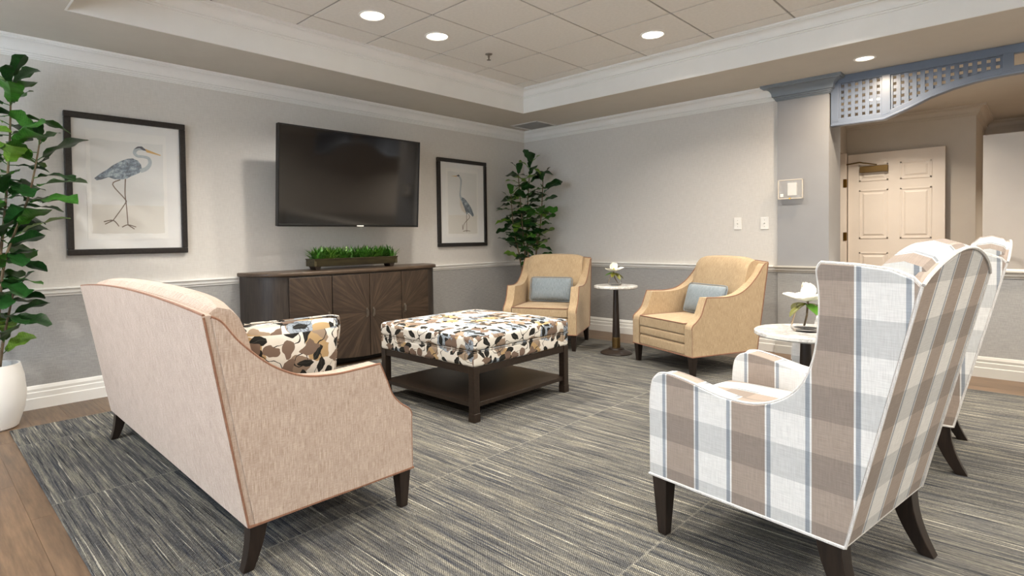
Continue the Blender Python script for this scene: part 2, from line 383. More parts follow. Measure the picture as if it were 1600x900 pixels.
# ------------------------------------------------------------------ room shell
HS, HT = 2.457, 2.7105           # soffit and tray ceiling heights
RX, RY = 7.4, -7.8               # right wall, rear wall
RAIL = 0.808
floor = obj('floor', bx((-0.2, RY - 0.2, -0.12), (RX + 0.2, 6.2, -0.006)), M_plank)
struct(floor, 'brown wooden plank floor around the carpet', 'floor')
CX0, CX1, CY0, CY1 = 0.49, 6.7, -5.24, -0.53
row = 0; y = 0.0
while y > -6.8:
    y1 = y; y0 = y - 0.19; x = -((row * 0.47) % 1.22)
    while x < 6.9:
        xa, xb = max(0.0, x), min(6.9, x + 1.22)
        covered = (y0 > CY0 + 0.03 and y1 < CY1 - 0.03 and xa > CX0 + 0.03)
        if y0 > CY0 + 0.03 and y1 < CY1 - 0.03 and xa <= CX0 + 0.03: xb = min(xb, CX0 + 0.25)
        if not covered and xb - xa > 0.05:
            obj('plank', bx((xa + 0.0005, y0 + 0.0005, -0.012), (xb - 0.0005, y1 - 0.0005, 0.0)), M_plank, floor)
        x += 1.22
    y = y0; row += 1

def split_wall(name, label, lo, hi, inner_axis):
    """wall with papered lower part and painted upper part"""
    bm = bx(lo, (hi[0], hi[1], 0.78)); n0 = len(bm.faces); box(bm, (lo[0], lo[1], 0.78), hi); bm.faces.ensure_lookup_table()
    for i, f in enumerate(bm.faces): f.material_index = 0 if i < n0 else 1
    o = obj(name, bm, [M_paper, M_wall]); struct(o, label); return o
split_wall('wall_left', 'long wall with television, light upper paint and grey papered lower half', (-0.15, RY, 0), (0, 0.0, 2.8), 'x')
split_wall('wall_back', 'wall with light switches behind the tan armchairs', (-0.15, 0.0, 0), (3.087, 0.15, 2.8), 'y')
split_wall('wall_right', 'plain side wall beyond the frame', (RX, RY, 0), (RX + 0.15, 6.0, 2.8), 'x')
# rear wall with two windows
bm = bmesh.new(); xs = [(-0.15, 0.6), (2.4, 3.2), (5.0, RX + 0.15)]
for a, b in xs: box(bm, (a, RY - 0.15, 0), (b, RY, 2.8))
for a, b in ((0.6, 2.4), (3.2, 5.0)): box(bm, (a, RY - 0.15, 0), (b, RY, 0.7)); box(bm, (a, RY - 0.15, 2.3), (b, RY, 2.8))
struct(obj('wall_rear', bm, M_wall), 'rear wall with two windows behind the camera')
for k, (a, b) in enumerate(((0.6, 2.4), (3.2, 5.0))):
    bm = bmesh.new()
    for lo, hi in (((a, 0.7), (b, 0.76)), ((a, 2.24), (b, 2.3)), ((a, 0.7), (a + 0.06, 2.3)), ((b - 0.06, 0.7), (b, 2.3)), ((a, 1.48), (b, 1.52)), (((a + b) / 2 - 0.02, 0.7), ((a + b) / 2 + 0.02, 2.3))):
        box(bm, (lo[0], RY - 0.09, lo[1]), (hi[0], RY - 0.04, hi[1]))
    wdw = struct(obj('window_%d' % (k + 1), bm, M_white), 'white framed window in the rear wall', 'window')
    obj('pane', bx((a, RY - 0.068, 0.7), (b, RY - 0.062, 2.3)), M_pane, wdw)

# column, half wall and hall
bm = bx((3.087, -0.02, 0), (3.506, 0.375, 0.78)); n0 = len(bm.faces); box(bm, (3.087, -0.02, 0.78), (3.506, 0.375, HS + 0.3)); bm.faces.ensure_lookup_table()
for i, f in enumerate(bm.faces): f.material_index = 0 if i < n0 else 1
struct(obj('wall_column', bm, [M_paper, M_colgrey]), 'grey painted column at the end of the back wall', 'column')
struct(obj('wall_half', bx((3.506, -0.0, 0), (RX, 0.14, 0.785)), M_paper), 'grey papered half wall below the arched opening', 'wall')
struct(obj('trim_1', bx((3.506, -0.012, 0.785), (RX, 0.16, 0.812)), M_white, bevel=0.005), 'white cap on the half wall', 'trim')
bm = bx((2.97, 0.375, 0), (3.12, 1.32, 2.8)); box(bm, (2.97, 2.3, 0), (3.12, 6, 2.8)); box(bm, (2.97, 1.32, 2.06), (3.12, 2.3, 2.8)); box(bm, (2.0, 0.375, 0), (2.1, 3.5, 2.8)); box(bm, (2.1, 0.3, 0), (2.97, 0.375, 2.8)); box(bm, (2.1, 3.5, 0), (2.97, 3.6, 2.8))
struct(obj('wall_hall_left', bm, M_hall), 'hall side wall with doorway')
struct(obj('wall_hall_end', bx((3.12, 2.42, 0), (4.33, 3.9, 2.8)), M_hall), 'beige hall wall behind the open panelled door')
bm = bx((4.33, 3.75, 0), (4.75, 3.9, 2.8)); box(bm, (4.75, 3.4, 0), (5.3, 3.9, 2.8))
struct(obj('wall_hall_recess', bm, M_hall), 'shaded recessed wall at the end of the hall')
bm = bx((5.3, 5.85, 0), (RX, 6.0, 2.8)); box(bm, (5.2, 3.9, 0), (5.3, 6.0, 2.8)); struct(obj('wall_hall_far', bm, M_hall), 'far wall of the hall')
# ceilings
TX0, TX1, TY0, TY1 = 0.7498, 5.55, -4.956, -0.8801
bm = bmesh.new()
for lo, hi in (((0, RY), (TX0, 0)), ((TX1, RY), (RX, 0)), ((TX0, TY1), (TX1, 0)), ((TX0, RY), (TX1, TY0))): box(bm, (lo[0], lo[1], HS), (hi[0], hi[1], HS + 0.34))
struct(obj('ceiling', bm, M_soffit), 'beige lower ceiling around the raised tray', 'ceiling')
struct(obj('ceiling_hall', bx((2.0, 0.0, HS), (RX, 6.0, HS + 0.3)), M_soffit), 'hall ceiling beyond the arch', 'ceiling')
bm = bmesh.new(); e = 0.012
for lo, hi in (((TX0, TY0), (TX0 + e, TY1)), ((TX1 - e, TY0), (TX1, TY1)), ((TX0, TY0), (TX1, TY0 + e)), ((TX0, TY1 - e), (TX1, TY1))): box(bm, (lo[0], lo[1], HS), (hi[0], hi[1], HT + 0.08))
struct(obj('trim_2', bm, M_white), 'white fascia of the ceiling tray', 'trim')
tray = obj('ceiling_tray', bx((TX0, TY0, HT + 0.02), (TX1, TY1, HT + 0.06)), M_tbar); struct(tray, 'white tiled ceiling inside the tray', 'ceiling')
T = 0.6096; GX, GY = 1.0672, -1.1207
bxs = [TX0 + 0.05] + [GX + T * j for j in range(8)] + [TX1 - 0.05]; bys = [TY1 - 0.05] + [GY - T * i for i in range(7)] + [TY0 + 0.05]
tile_me = {}
for i in range(len(bxs) - 1):
    for j in range(len(bys) - 1):
        a, b, c_, d_ = bxs[i], bxs[i + 1], bys[j + 1], bys[j]; key = (round(b - a, 3), round(d_ - c_, 3)); hx, hy = (b - a) / 2 - 0.0075, (d_ - c_) / 2 - 0.0075
        if key not in tile_me:
            o = obj('tile', bx((-hx, -hy, 0), (hx, hy, 0.014)), M_ceil, tray); tile_me[key] = o.data
        else:
            o = bpy.data.objects.new('tile', tile_me[key]); C.objects.link(o); o.parent = tray
        o.location = ((a + b) / 2, (c_ + d_) / 2, HT)
bm = bmesh.new()
for x in bxs[1:-1]: box(bm, (x - 0.011, TY0, HT + 0.006), (x + 0.011, TY1, HT + 0.02))
for y in bys[1:-1]: box(bm, (TX0, y - 0.011, HT + 0.006), (TX1, y + 0.011, HT + 0.02))
obj('grid_bar', bm, M_tbar, tray)
# mouldings
def crown(z, h=0.125, p=0.09):
    k = h / 0.125; q = p / 0.09; arc = [(0.030 + 0.046 * (1 - math.sin(t * PI / 16)), 0.026 + 0.058 * (1 - math.cos(t * PI / 16))) for t in range(0, 9)]
    pr = [(0, 0), (0.09, 0), (0.09, 0.017), (0.082, 0.019), (0.080, 0.026)] + arc + [(0.030, 0.090), (0.020, 0.092), (0.020, 0.104), (0.013, 0.107), (0.013, 0.116), (0.007, 0.118), (0.007, 0.125), (0, 0.125)]
    return [(d * q, z - e_ * k) for d, e_ in pr]
rail = [(0, RAIL), (0.03, RAIL), (0.032, RAIL - 0.012), (0.022, RAIL - 0.02), (0.018, RAIL - 0.03), (0.018, RAIL - 0.04), (0.008, RAIL - 0.052), (0.006, RAIL - 0.06), (0, RAIL - 0.06)]
base = [(0, 0), (0.022, 0), (0.022, 0.07), (0.017, 0.076), (0.017, 0.108), (0.011, 0.114), (0.013, 0.132), (0.006, 0.15), (0, 0.155)]
wl = [(0, RY), (0, 0), (3.087, 0)]
struct(obj('trim_3', sweep(wl, crown(HS), -1), M_white, smooth=True), 'white crown moulding along the two walls', 'trim')
struct(obj('trim_4', sweep(wl, rail, -1), M_white, smooth=True), 'white chair rail along the two walls', 'trim')
struct(obj('baseboard_left', sweep(wl[:2], base, -1), M_white, smooth=True), 'white moulded baseboard below the television wall', 'baseboard')
struct(obj('baseboard_back', sweep([(0.03, 0), (3.087, 0)], base, -1), M_white, smooth=True), 'white moulded baseboard behind the armchairs', 'baseboard')
cp = [(3.087, 0.0), (3.087, -0.02), (3.506, -0.02), (3.506, 0.375)]
struct(obj('trim_5', sweep(cp, crown(HS, 0.14, 0.115), -1), M_slate, smooth=True), 'slate grey crown around the column', 'trim')
struct(obj('trim_6', sweep(cp[:3] + [(3.506, 0.0), (RX, 0.0)], rail, -1), paint('rail_grey_paint', srgb(188, 184, 176), 0.45, 0.02), smooth=True), 'chair rail along column and half wall', 'trim')
struct(obj('baseboard_half_wall', sweep(cp[:3] + [(3.506, 0.0), (RX, 0.0)], base, -1), paint('baseboard_grey_paint', srgb(186, 184, 178), 0.45, 0.02), smooth=True), 'grey baseboard below the half wall', 'baseboard')
struct(obj('trim_7', sweep([(TX0, TY0), (TX0, TY1), (TX1, TY1), (TX1, TY0)], crown(HT, 0.115), -1, closed=True), M_white, smooth=True), 'white crown moulding inside the ceiling tray', 'trim')
struct(obj('trim_8', sweep([(3.12, 2.42), (4.33, 2.42), (4.33, 3.75), (4.75, 3.75)], crown(HS, 0.11, 0.09), -1), M_hall, smooth=True), 'crown moulding in the hall', 'trim')
# carpet
rug = obj('area_rug', bx((CX0, CY0, 0.0), (CX1, CY1, 0.008)), M_carpet, bevel=0.003)
tag(rug, 'large grey and navy streaked carpet under the seating', 'rug')

# ------------------------------------------------------------------ arched lattice header
hd = thing('lattice_header', 'blue grey arched lattice header above the half wall opening', 'header', (3.506, 0.0, 2.04))
AX0, AXM = 3.515, 4.89
ARCH = [(3.515, 2.045), (3.90, 2.045), (4.065, 2.107), (4.204, 2.172), (4.346, 2.215), (4.496, 2.243), (4.65, 2.256), (4.89, 2.26)]
def zarch(x):
    if x > AXM: x = 2 * AXM - x
    for (a, za), (b, zb) in zip(ARCH, ARCH[1:]):
        if a <= x <= b: return za + (zb - za) * (x - a) / (b - a)
    return 2.045
xe = 2 * AXM - AX0
def lcl(pts): return [(x - 3.506, z - 2.04) for x, z in pts]
def wide(x0, x1, off0, off1=None, n=24):
    """strip between the arch line + off0 and either z = off1 (absolute) above it"""
    xs_ = [x0 + (x1 - x0) * k / n for k in range(n + 1)]
    lo = [(x, zarch(x) + off0[0]) for x in xs_]; hi = [(x, zarch(x) + off0[1]) for x in xs_]
    return lcl(lo + hi[::-1])
LX = [p for p in ARCH]
xs_ = sorted(set([AX0 + (xe - AX0) * k / 60 for k in range(61)] + [3.90, 2 * AXM - 3.90]))
low = [(x, zarch(x)) for x in xs_]; hi = [(x, zarch(x) + 0.045) for x in xs_]
def strip(lo, hi, y0, y1):
    bm = bmesh.new(); lo = lcl(lo); hi = lcl(hi)
    R = [[bm.verts.new((x, y0, z)) for x, z in lo], [bm.verts.new((x, y0, z)) for x, z in hi], [bm.verts.new((x, y1, z)) for x, z in hi], [bm.verts.new((x, y1, z)) for x, z in lo]]
    for a in range(4):
        A, B = R[a], R[(a + 1) % 4]
        for k in range(len(lo) - 1): bm.faces.new((A[k], A[k + 1], B[k + 1], B[k]))
    bm.faces.new([r[0] for r in R]); bm.faces.new([r[-1] for r in R][::-1]); return bm
obj('bottom_rail', strip(low, hi, 0.005, 0.055), M_bluegrey, hd, bevel=0.003)
obj('lip', strip([(x, z - 0.016) for x, z in low], [(x, z + 0.002) for x, z in low], -0.008, 0.068), M_bluegrey, hd, bevel=0.004)
obj('top_rail', bx((AX0 - 3.506, 0.005, 2.39 - 2.04), (xe - 3.506, 0.055, HS - 2.04)), M_bluegrey, hd, bevel=0.003)
for x0, x1 in ((AX0, 3.575), (3.885, 3.945), (4.628, 4.69), (2 * AXM - 4.69, 2 * AXM - 4.628), (2 * AXM - 3.945, 2 * AXM - 3.885), (2 * AXM - 3.575, xe)):
    obj('stile', prism(lcl([(x0, zarch(x0) + 0.02), (x1, zarch(x1) + 0.02), (x1, 2.40), (x0, 2.40)]), 0.003, 0.057, 'y'), M_bluegrey, hd, bevel=0.003)
for mir in (0, 1):
    for x0, x1 in ((3.575, 3.885), (3.945, 4.628)):
        if mir: x0, x1 = 2 * AXM - x1, 2 * AXM - x0
        n = round((x1 - x0) / 0.0525); pit = (x1 - x0) / n
        bm = bmesh.new()
        for k in range(n + 1):
            xc = x0 + pit * k; w_ = 0.0145
            a, b = max(x0, xc - w_), min(x1, xc + w_); zb = min(zarch(a), zarch(b)) + 0.035
            box(bm, (a - 3.506, 0.018, zb - 2.04), (b - 3.506, 0.028, 2.395 - 2.04))
        obj('lattice_uprights', bm, M_bluegrey, hd)
        bm = bmesh.new(); z = 2.368 + 0.026
        while z > 2.06:
            segs = [x for x in [x0 + (x1 - x0) * q / 40 for q in range(41)] if zarch(x) + 0.03 < z + 0.014]
            if segs: box(bm, (min(segs) - 3.506, 0.029, z - 0.0135 - 2.04), (max(segs) - 3.506, 0.039, z + 0.0135 - 2.04))
            z -= 0.0515
        obj('lattice_crossbars', bm, M_bluegrey, hd)

# ------------------------------------------------------------------ hall doors
def panel_door(name, label, loc, w_, h_):
    d = thing(name, label, 'door', loc); d['kind'] = 'structure'
    bm = bx((0, 0, 0), (w_, 0.035, h_)); obj('door_slab', bm, M_door, d, bevel=0.002)
    cols = ((0.115, w_ / 2 - 0.055), (w_ / 2 + 0.055, w_ - 0.115)); rows = ((0.22, 0.86), (1.02, 1.60), (1.70, 1.90))
    for a, b in cols:
        for z0, z1 in rows:
            bm = bmesh.new()   # recessed moulding ring
            for lo, hi in (((a, z0), (b, z0 + 0.02)), ((a, z1 - 0.02), (b, z1)), ((a, z0), (a + 0.02, z1)), ((b - 0.02, z0), (b, z1))): box(bm, (lo[0], -0.006, lo[1]), (hi[0], 0.002, hi[1]))
            p = obj('panel_moulding', bm, M_door, d, bevel=0.003)
            bm = bmesh.new(); q = [(a + 0.035, z0 + 0.035), (b - 0.035, z0 + 0.035), (b - 0.035, z1 - 0.035), (a + 0.035, z1 - 0.035)]; q2 = [(a + 0.055, z0 + 0.055), (b - 0.055, z0 + 0.055), (b - 0.055, z1 - 0.055), (a + 0.055, z1 - 0.055)]
            A = [bm.verts.new((x, 0.001, z)) for x, z in q]; B = [bm.verts.new((x, -0.008, z)) for x, z in q2]
            for k in range(4): bm.faces.new((A[k], A[(k + 1) % 4], B[(k + 1) % 4], B[k]))
            bm.faces.new(B); bm.faces.new(A[::-1]); obj('raised_panel', bm, M_door, d)
    return d
d1 = panel_door('door_1', 'open white six panel door with brass hardware in the hall', (3.155, 2.325, 0.01), 0.925, 2.03)
bm = bx((0.13, -0.055, 1.80), (0.41, -0.008, 1.875)); obj('door_closer', bm, M_agedbrass, d1, bevel=0.006)
obj('closer_arm', tube([(0.30, -0.035, 1.885), (0.13, -0.06, 1.925), (-0.045, -0.03, 1.91)], 0.008, 6), M_agedbrass, d1)
lv = obj('lever_handle', tube([(0.86, -0.008, 0.98), (0.86, -0.055, 0.98), (0.80, -0.062, 0.985), (0.735, -0.06, 0.975)], 0.012, 8), M_brass, d1, smooth=True)
obj('rose', lathe([(0.0, 0), (0.03, 0), (0.028, 0.012), (0, 0.014)], 20), M_brass, lv, smooth=True, loc=(0.86, -0.001, 0.98), rot=(PI / 2, 0, 0))
jb = obj('trim_9', bx((3.085, 2.27, 0), (3.147, 2.335, 2.06)), M_door, bevel=0.003); struct(jb, 'door jamb with brass hinges beside the panelled door', 'trim')
for z in (0.25, 1.06, 1.70): obj('hinge', bx((3.118, 2.262, z - 0.05), (3.157, 2.272, z + 0.05)), M_brass, jb, bevel=0.002)
d2 = thing('door_2', 'plain pale flush door with brass lever at the right edge', 'door', (4.425, 1.75, 0.01)); d2['kind'] = 'structure'
obj('door_slab', bx((0, 0, 0), (0.92, 0.04, 2.03)), M_door2, d2, bevel=0.002)
lv = obj('lever_handle', tube([(0.075, -0.002, 1.0), (0.075, -0.055, 1.0), (0.14, -0.06, 1.0), (0.165, -0.06, 0.99), (0.168, -0.05, 0.94)], 0.009, 8), M_brass, d2, smooth=True)

# ------------------------------------------------------------------ ceiling fittings
def can(loc, label, r=0.083, power=CAN_W, col=WARM, group='recessed ceiling lights', spread=2.3):
    t_ = thing('recessed_light', label, 'light', loc, 0, group)
    obj('trim_ring', lathe([(r, 0.002), (r, -0.004), (r + 0.006, -0.007), (r + 0.016, -0.004), (r + 0.018, 0.002)], 36), M_white, t_, smooth=True)
    obj('lens', lathe([(0, 0.0), (r, 0.0), (r, 0.002), (0, 0.002)], 36), M_lens, t_)
    d = bpy.data.lights.new('lamp', 'AREA'); d.shape = 'DISK'; d.size = 2 * r * 0.95; d.energy = power; d.color = col; d.spread = spread
    o = bpy.data.objects.new('lamp', d); C.objects.link(o); o.parent = t_; o.location = (0, 0, -0.008)
    return t_
M_lens = emis('lamp_lens', (1.0, 0.93, 0.82), 4.0)
tc = lambda i, j: (GX + T * (j + .5), GY - T * (i + .5), HT)
can(tc(3, 0), 'round recessed light, leftmost of those in the tray ceiling')
can(tc(2, 0), 'round recessed light beside the sprinkler in the tray ceiling')
can(tc(0, 2), 'round recessed light near the right fascia of the tray')
for i, j in ((0, 4), (0, 6), (3, 2), (4, 4), (4, 6), (5, 1)):
    can(tc(i, j), 'round recessed light in the tray beyond the top of the picture', group='recessed lights out of view')
can((3.844, -0.409, HS), 'small recessed light in the lower ceiling above the column', r=0.06, power=19, col=(1.0, 0.82, 0.62), spread=2.9)
can((5.3, -0.41, HS), 'small recessed light in the lower ceiling over the right half wall', r=0.06, power=16, col=(1.0, 0.82, 0.62), spread=2.9)
for x, y in ((1.6, -6.3), (4.4, -6.3), (6.4, -6.3), (6.4, -4.5), (6.4, -2.8), (6.4, -1.1)): can((x, y, HS), 'recessed light in the lower ceiling outside the picture', group='recessed lights out of view', power=34, spread=2.8)
can((3.62, 1.25, HS), 'recessed hall light near the panelled door', r=0.07, power=30, col=HALLC)
can((5.9, 0.9, HS), 'recessed hall light near the flush door', r=0.07, power=22, col=HALLC)
can((6.2, 3.2, HS), 'recessed light at the far end of the hall', r=0.07, power=70, col=HALLC)
s = thing('fire_sprinkler', 'small metal fire sprinkler in the tray ceiling', 'sprinkler', (GX + T * .5 - .02, GY - T * 1.5, HT))
obj('escutcheon', lathe([(0, 0), (0.032, 0), (0.03, -0.006), (0.012, -0.01), (0, -0.01)], 20), M_pewter, s, smooth=True)
obj('body', lathe([(0.010, -0.008), (0.010, -0.03), (0.006, -0.032), (0.006, -0.05), (0, -0.05)], 12), M_pewter, s, smooth=True)
obj('deflector', lathe([(0, -0.05), (0.018, -0.051), (0.018, -0.054), (0, -0.054)], 16), M_pewter, s)
v = thing('ceiling_vent', 'square white air vent in the lower ceiling at the corner', 'vent', (0.41, -0.29, HS))
M_vent = paint('vent_grey', srgb(196, 194, 190), 0.5)
bm = bmesh.new()
for lo, hi in (((-.21, -.2), (.21, -.18)), ((-.21, .18), (.21, .2)), ((-.21, -.2), (-.19, .2)), ((.19, -.2), (.21, .2))): box(bm, (lo[0], lo[1], -0.006), (hi[0], hi[1], 0))
obj('vent_frame', bm, M_white, v)
for k in range(11):
    yy = -0.165 + 0.033 * k; o = obj('slat', bx((-0.19, -0.013, -0.001), (0.19, 0.013, 0.001)), M_vent, v, loc=(0, yy, -0.005), rot=(0.25, 0, 0))

# ------------------------------------------------------------------ television and pictures
tv = thing('television', 'large black flat screen television mounted above the credenza', 'television', (0.40, -2.797, 1.636))
tilt = math.atan2(0.055, 0.83); W2, H2 = 0.726, 0.418
bm = bx((-0.045, -W2, -H2), (-0.008, W2, H2)); obj('housing', bm, M_tvbezel, tv, bevel=0.006, rot=(0, tilt, 0))
bm = bmesh.new(); e = 0.012
for lo, hi in (((-W2, -H2), (W2, -H2 + 0.02)), ((-W2, H2 - e), (W2, H2)), ((-W2, -H2), (-W2 + e, H2)), ((W2 - e, -H2), (W2, H2))): box(bm, (-0.01, lo[0], lo[1]), (0.003, hi[0], hi[1]))
obj('bezel', bm, M_tvbezel, tv, bevel=0.002, rot=(0, tilt, 0))
obj('screen', bx((-0.009, -W2 + e, -H2 + 0.02), (-0.002, W2 - e, H2 - e)), M_screen, tv, rot=(0, tilt, 0))
obj('logo_plate', bx((0.003, 0.02, -H2 + 0.004), (0.005, 0.09, -H2 + 0.014)), M_plastic, tv, rot=(0, tilt, 0))
bm = bx((-0.394, -0.2, -0.2), (-0.38, 0.2, 0.2)); box(bm, (-0.388, -0.03, -0.03), (-0.2, 0.03, 0.03)); box(bm, (-0.22, -0.18, -0.15), (-0.03, -0.14, 0.15)); box(bm, (-0.22, 0.14, -0.15), (-0.03, 0.18, 0.15)); box(bm, (-0.22, -0.18, -0.03), (-0.19, 0.18, 0.03))
obj('wall_bracket', bm, M_black, tv)

S1 = {'body': [(-0.216, 0.045), (-0.181, 0.078), (-0.139, 0.11), (-0.104, 0.143), (-0.054, 0.178), (-0.01, 0.2), (0.026, 0.206), (0.059, 0.192), (0.078, 0.164), (0.083, 0.135), (0.068, 0.104), (0.045, 0.09), (0.008, 0.071), (-0.018, 0.053), (-0.05, 0.046), (-0.092, 0.045), (-0.13, 0.057), (-0.169, 0.039), (-0.203, 0.03)],
      'neck': [(0.072, 0.117), (0.113, 0.137), (0.138, 0.178), (0.129, 0.215), (0.093, 0.224), (0.056, 0.225), (0.038, 0.248), (0.054, 0.277), (0.087, 0.283)],
      'cap': [(0.035, 0.273), (0.058, 0.296), (0.087, 0.3), (0.109, 0.281), (0.117, 0.269), (0.094, 0.271), (0.072, 0.287), (0.05, 0.279)],
      'beak': [(0.106, 0.285), (0.215, 0.247), (0.207, 0.242), (0.116, 0.26)],
      'legs': [[(-0.025, 0.052), (-0.03, -0.056), (-0.023, -0.155), (-0.017, -0.284)], [(-0.057, 0.043), (-0.106, 0.006), (-0.031, -0.097), (-0.033, -0.131), (-0.109, -0.252)], [(-0.055, -0.301), (-0.017, -0.284), (0.035, -0.3)], [(-0.017, -0.284), (0.024, -0.315)], [(-0.166, -0.263), (-0.109, -0.252), (-0.074, -0.295)], [(-0.109, -0.252), (-0.16, -0.281)]],
      'wash': [-0.235, 0.225, -0.347, 0.325], 'nw': [0.03, 0.028, 0.024, 0.022, 0.02, 0.02, 0.022, 0.026, 0.024]}
S2 = {'body': [(-0.05, 0.084), (-0.019, 0.072), (0.024, 0.056), (0.073, 0.017), (0.117, -0.032), (0.148, -0.077), (0.172, -0.132), (0.159, -0.155), (0.115, -0.124), (0.083, -0.106), (0.064, -0.129), (0.045, -0.116), (0.009, -0.044), (-0.032, 0.035)],
      'breast': [(-0.05, 0.062), (-0.046, -0.028), (-0.022, -0.081), (0.033, -0.116), (0.046, -0.107), (0.01, -0.035), (-0.032, 0.035)],
      'neck': [(-0.055, 0.306), (-0.026, 0.27), (-0.028, 0.216), (-0.038, 0.152), (-0.043, 0.098), (-0.035, 0.062)],
      'cap': [(-0.1, 0.311), (-0.063, 0.328), (-0.045, 0.315), (-0.063, 0.303)], 'beak': [(-0.19, 0.302), (-0.094, 0.312), (-0.088, 0.3)],
      'legs': [[(0.055, -0.125), (0.053, -0.334)], [(0.083, -0.124), (0.101, -0.165), (0.018, -0.234), (-0.008, -0.307)], [(-0.003, -0.325), (0.054, -0.318), (0.111, -0.323)], [(-0.012, -0.25), (-0.01, -0.31)]],
      'wash': [-0.23, 0.226, -0.353, 0.353], 'nw': [0.022, 0.024, 0.022, 0.02, 0.024, 0.03]}
def wash_mat():
    t = NT('watercolour_wash'); co = t.coord(); n = t.noise(t.mapping(co, (1, 1, 5)), 4, 3); z = t.xyz(co)[2]
    c = t.mix(n, srgb(222, 222, 219), srgb(210, 211, 208)); sand = t.math('MULTIPLY', t.math('LESS_THAN', z, -0.14), 0.6)
    return t.done(t.mix(sand, c, srgb(212, 206, 193)), 0.5)
M_wash = wash_mat(); M_mat = paint('mat_board', srgb(224, 224, 222), 0.6, 0.01); M_sheet = paint('deckled_paper', srgb(230, 229, 225), 0.7, 0.015, 30)
def feather_mat():
    t = NT('heron_feathers'); co = t.coord(); n = t.noise(t.mapping(co, (1, 1, 1), rot=(0.5, 0, 0)), 26, 4, 0.7)
    return t.done(t.ramp(n, [(0.34, srgb(46, 52, 66)), (0.5, srgb(98, 116, 132)), (0.66, srgb(172, 188, 196))]), 0.6)
M_feather = feather_mat(); M_hneck = paint('heron_neck', srgb(164, 174, 180), 0.6, 0.1, 40); M_hcap = paint('heron_cap', srgb(52, 62, 78), 0.6, 0.2, 40); M_beak = paint('heron_beak', srgb(206, 164, 92), 0.6, 0.1); M_hleg = paint('heron_leg', srgb(104, 84, 70), 0.6, 0.2, 60); M_hbreast = paint('heron_breast', srgb(204, 196, 184), 0.6, 0.08, 40)
def flat(poly, x, th=0.0006):
    return prism(poly, x, x + th, 'x')
def stroke(pts, ws, x, th=0.0006):
    P = catmull([(*p, 0) for p in pts], 4) if len(pts) > 2 else [Vector((*p, 0)) for p in pts]; n = len(P); L = []; R_ = []
    for i, q in enumerate(P):
        d = (P[min(i + 1, n - 1)] - P[max(i - 1, 0)]).normalized(); nn = Vector((-d.y, d.x, 0)); f = i / (n - 1) * (len(ws) - 1); k = min(int(f), len(ws) - 2); w_ = ws[k] + (ws[k + 1] - ws[k]) * (f - k)
        L.append((q + nn * w_ / 2)[:2]); R_.append((q - nn * w_ / 2)[:2])
    bm = bmesh.new(); a = [bm.verts.new((x, *p)) for p in L]; b = [bm.verts.new((x, *p)) for p in R_]
    a2 = [bm.verts.new((x + th, *p)) for p in L]; b2 = [bm.verts.new((x + th, *p)) for p in R_]
    for i in range(n - 1):
        bm.faces.new((a2[i], a2[i + 1], b2[i + 1], b2[i])); bm.faces.new((a[i], a[i + 1], a2[i + 1], a2[i])); bm.faces.new((b[i], b[i + 1], b2[i + 1], b2[i]))
    return bm
def picture(loc, label, S):
    p = thing('framed_print', label, 'picture', loc, 0, 'framed heron prints'); W_, H_, fw = 0.385, 0.499, 0.042
    for nm, q in (('frame_rail', ((-W_, H_ - fw), (W_, H_))), ('frame_rail', ((-W_, -H_), (W_, -H_ + fw))), ('frame_stile', ((-W_, -H_ + fw), (-W_ + fw, H_ - fw))), ('frame_stile', ((W_ - fw, -H_ + fw), (W_, H_ - fw)))):
        obj(nm, bx((0.0, q[0][0], q[0][1]), (0.032, q[1][0], q[1][1])), M_frame, p, bevel=0.005)
    obj('mat_board', bx((0.004, -W_ + 0.02, -H_ + 0.02), (0.014, W_ - 0.02, H_ - 0.02)), M_mat, p)
    sh = obj('art_sheet', bx((0.014, -0.262, -0.39), (0.0165, 0.25, 0.392)), M_sheet, p)
    wa = S['wash']; rnd = random.Random(3); pts = []
    def edge(a, b, n=14):
        return [(a[0] + (b[0] - a[0]) * k / n + rnd.uniform(-.004, .004), a[1] + (b[1] - a[1]) * k / n + rnd.uniform(-.004, .004)) for k in range(n)]
    q = [(wa[0], wa[2]), (wa[1], wa[2]), (wa[1], wa[3]), (wa[0], wa[3])]
    for k in range(4): pts += edge(q[k], q[(k + 1) % 4])
    obj('painted_ground', flat(pts, 0.0166), M_wash, sh)
    b = obj('heron', flat(S['body'], 0.0176), M_feather, sh)
    obj('neck', stroke(S['neck'], S['nw'], 0.0178), M_hneck, sh)
    if 'breast' in S: obj('breast', flat(S['breast'], 0.0177), M_hbreast, sh)
    obj('head', flat(S['cap'], 0.0181), M_hcap, sh); obj('beak', flat(S['beak'], 0.0181), M_beak, sh)
    for L in S['legs']: obj('leg', stroke(L, [0.008, 0.006], 0.0177), M_hleg, sh)
    gl = obj('glazing', bx((0.021, -W_ + 0.03, -H_ + 0.03), (0.0225, W_ - 0.03, H_ - 0.03)), M_pane, p)
    return p
picture((0.001, -4.474, 1.518), 'framed heron print facing right, beside the tall left plant', S1)
picture((0.001, -1.12, 1.508), 'framed heron print facing left, between television and corner plant', S2)

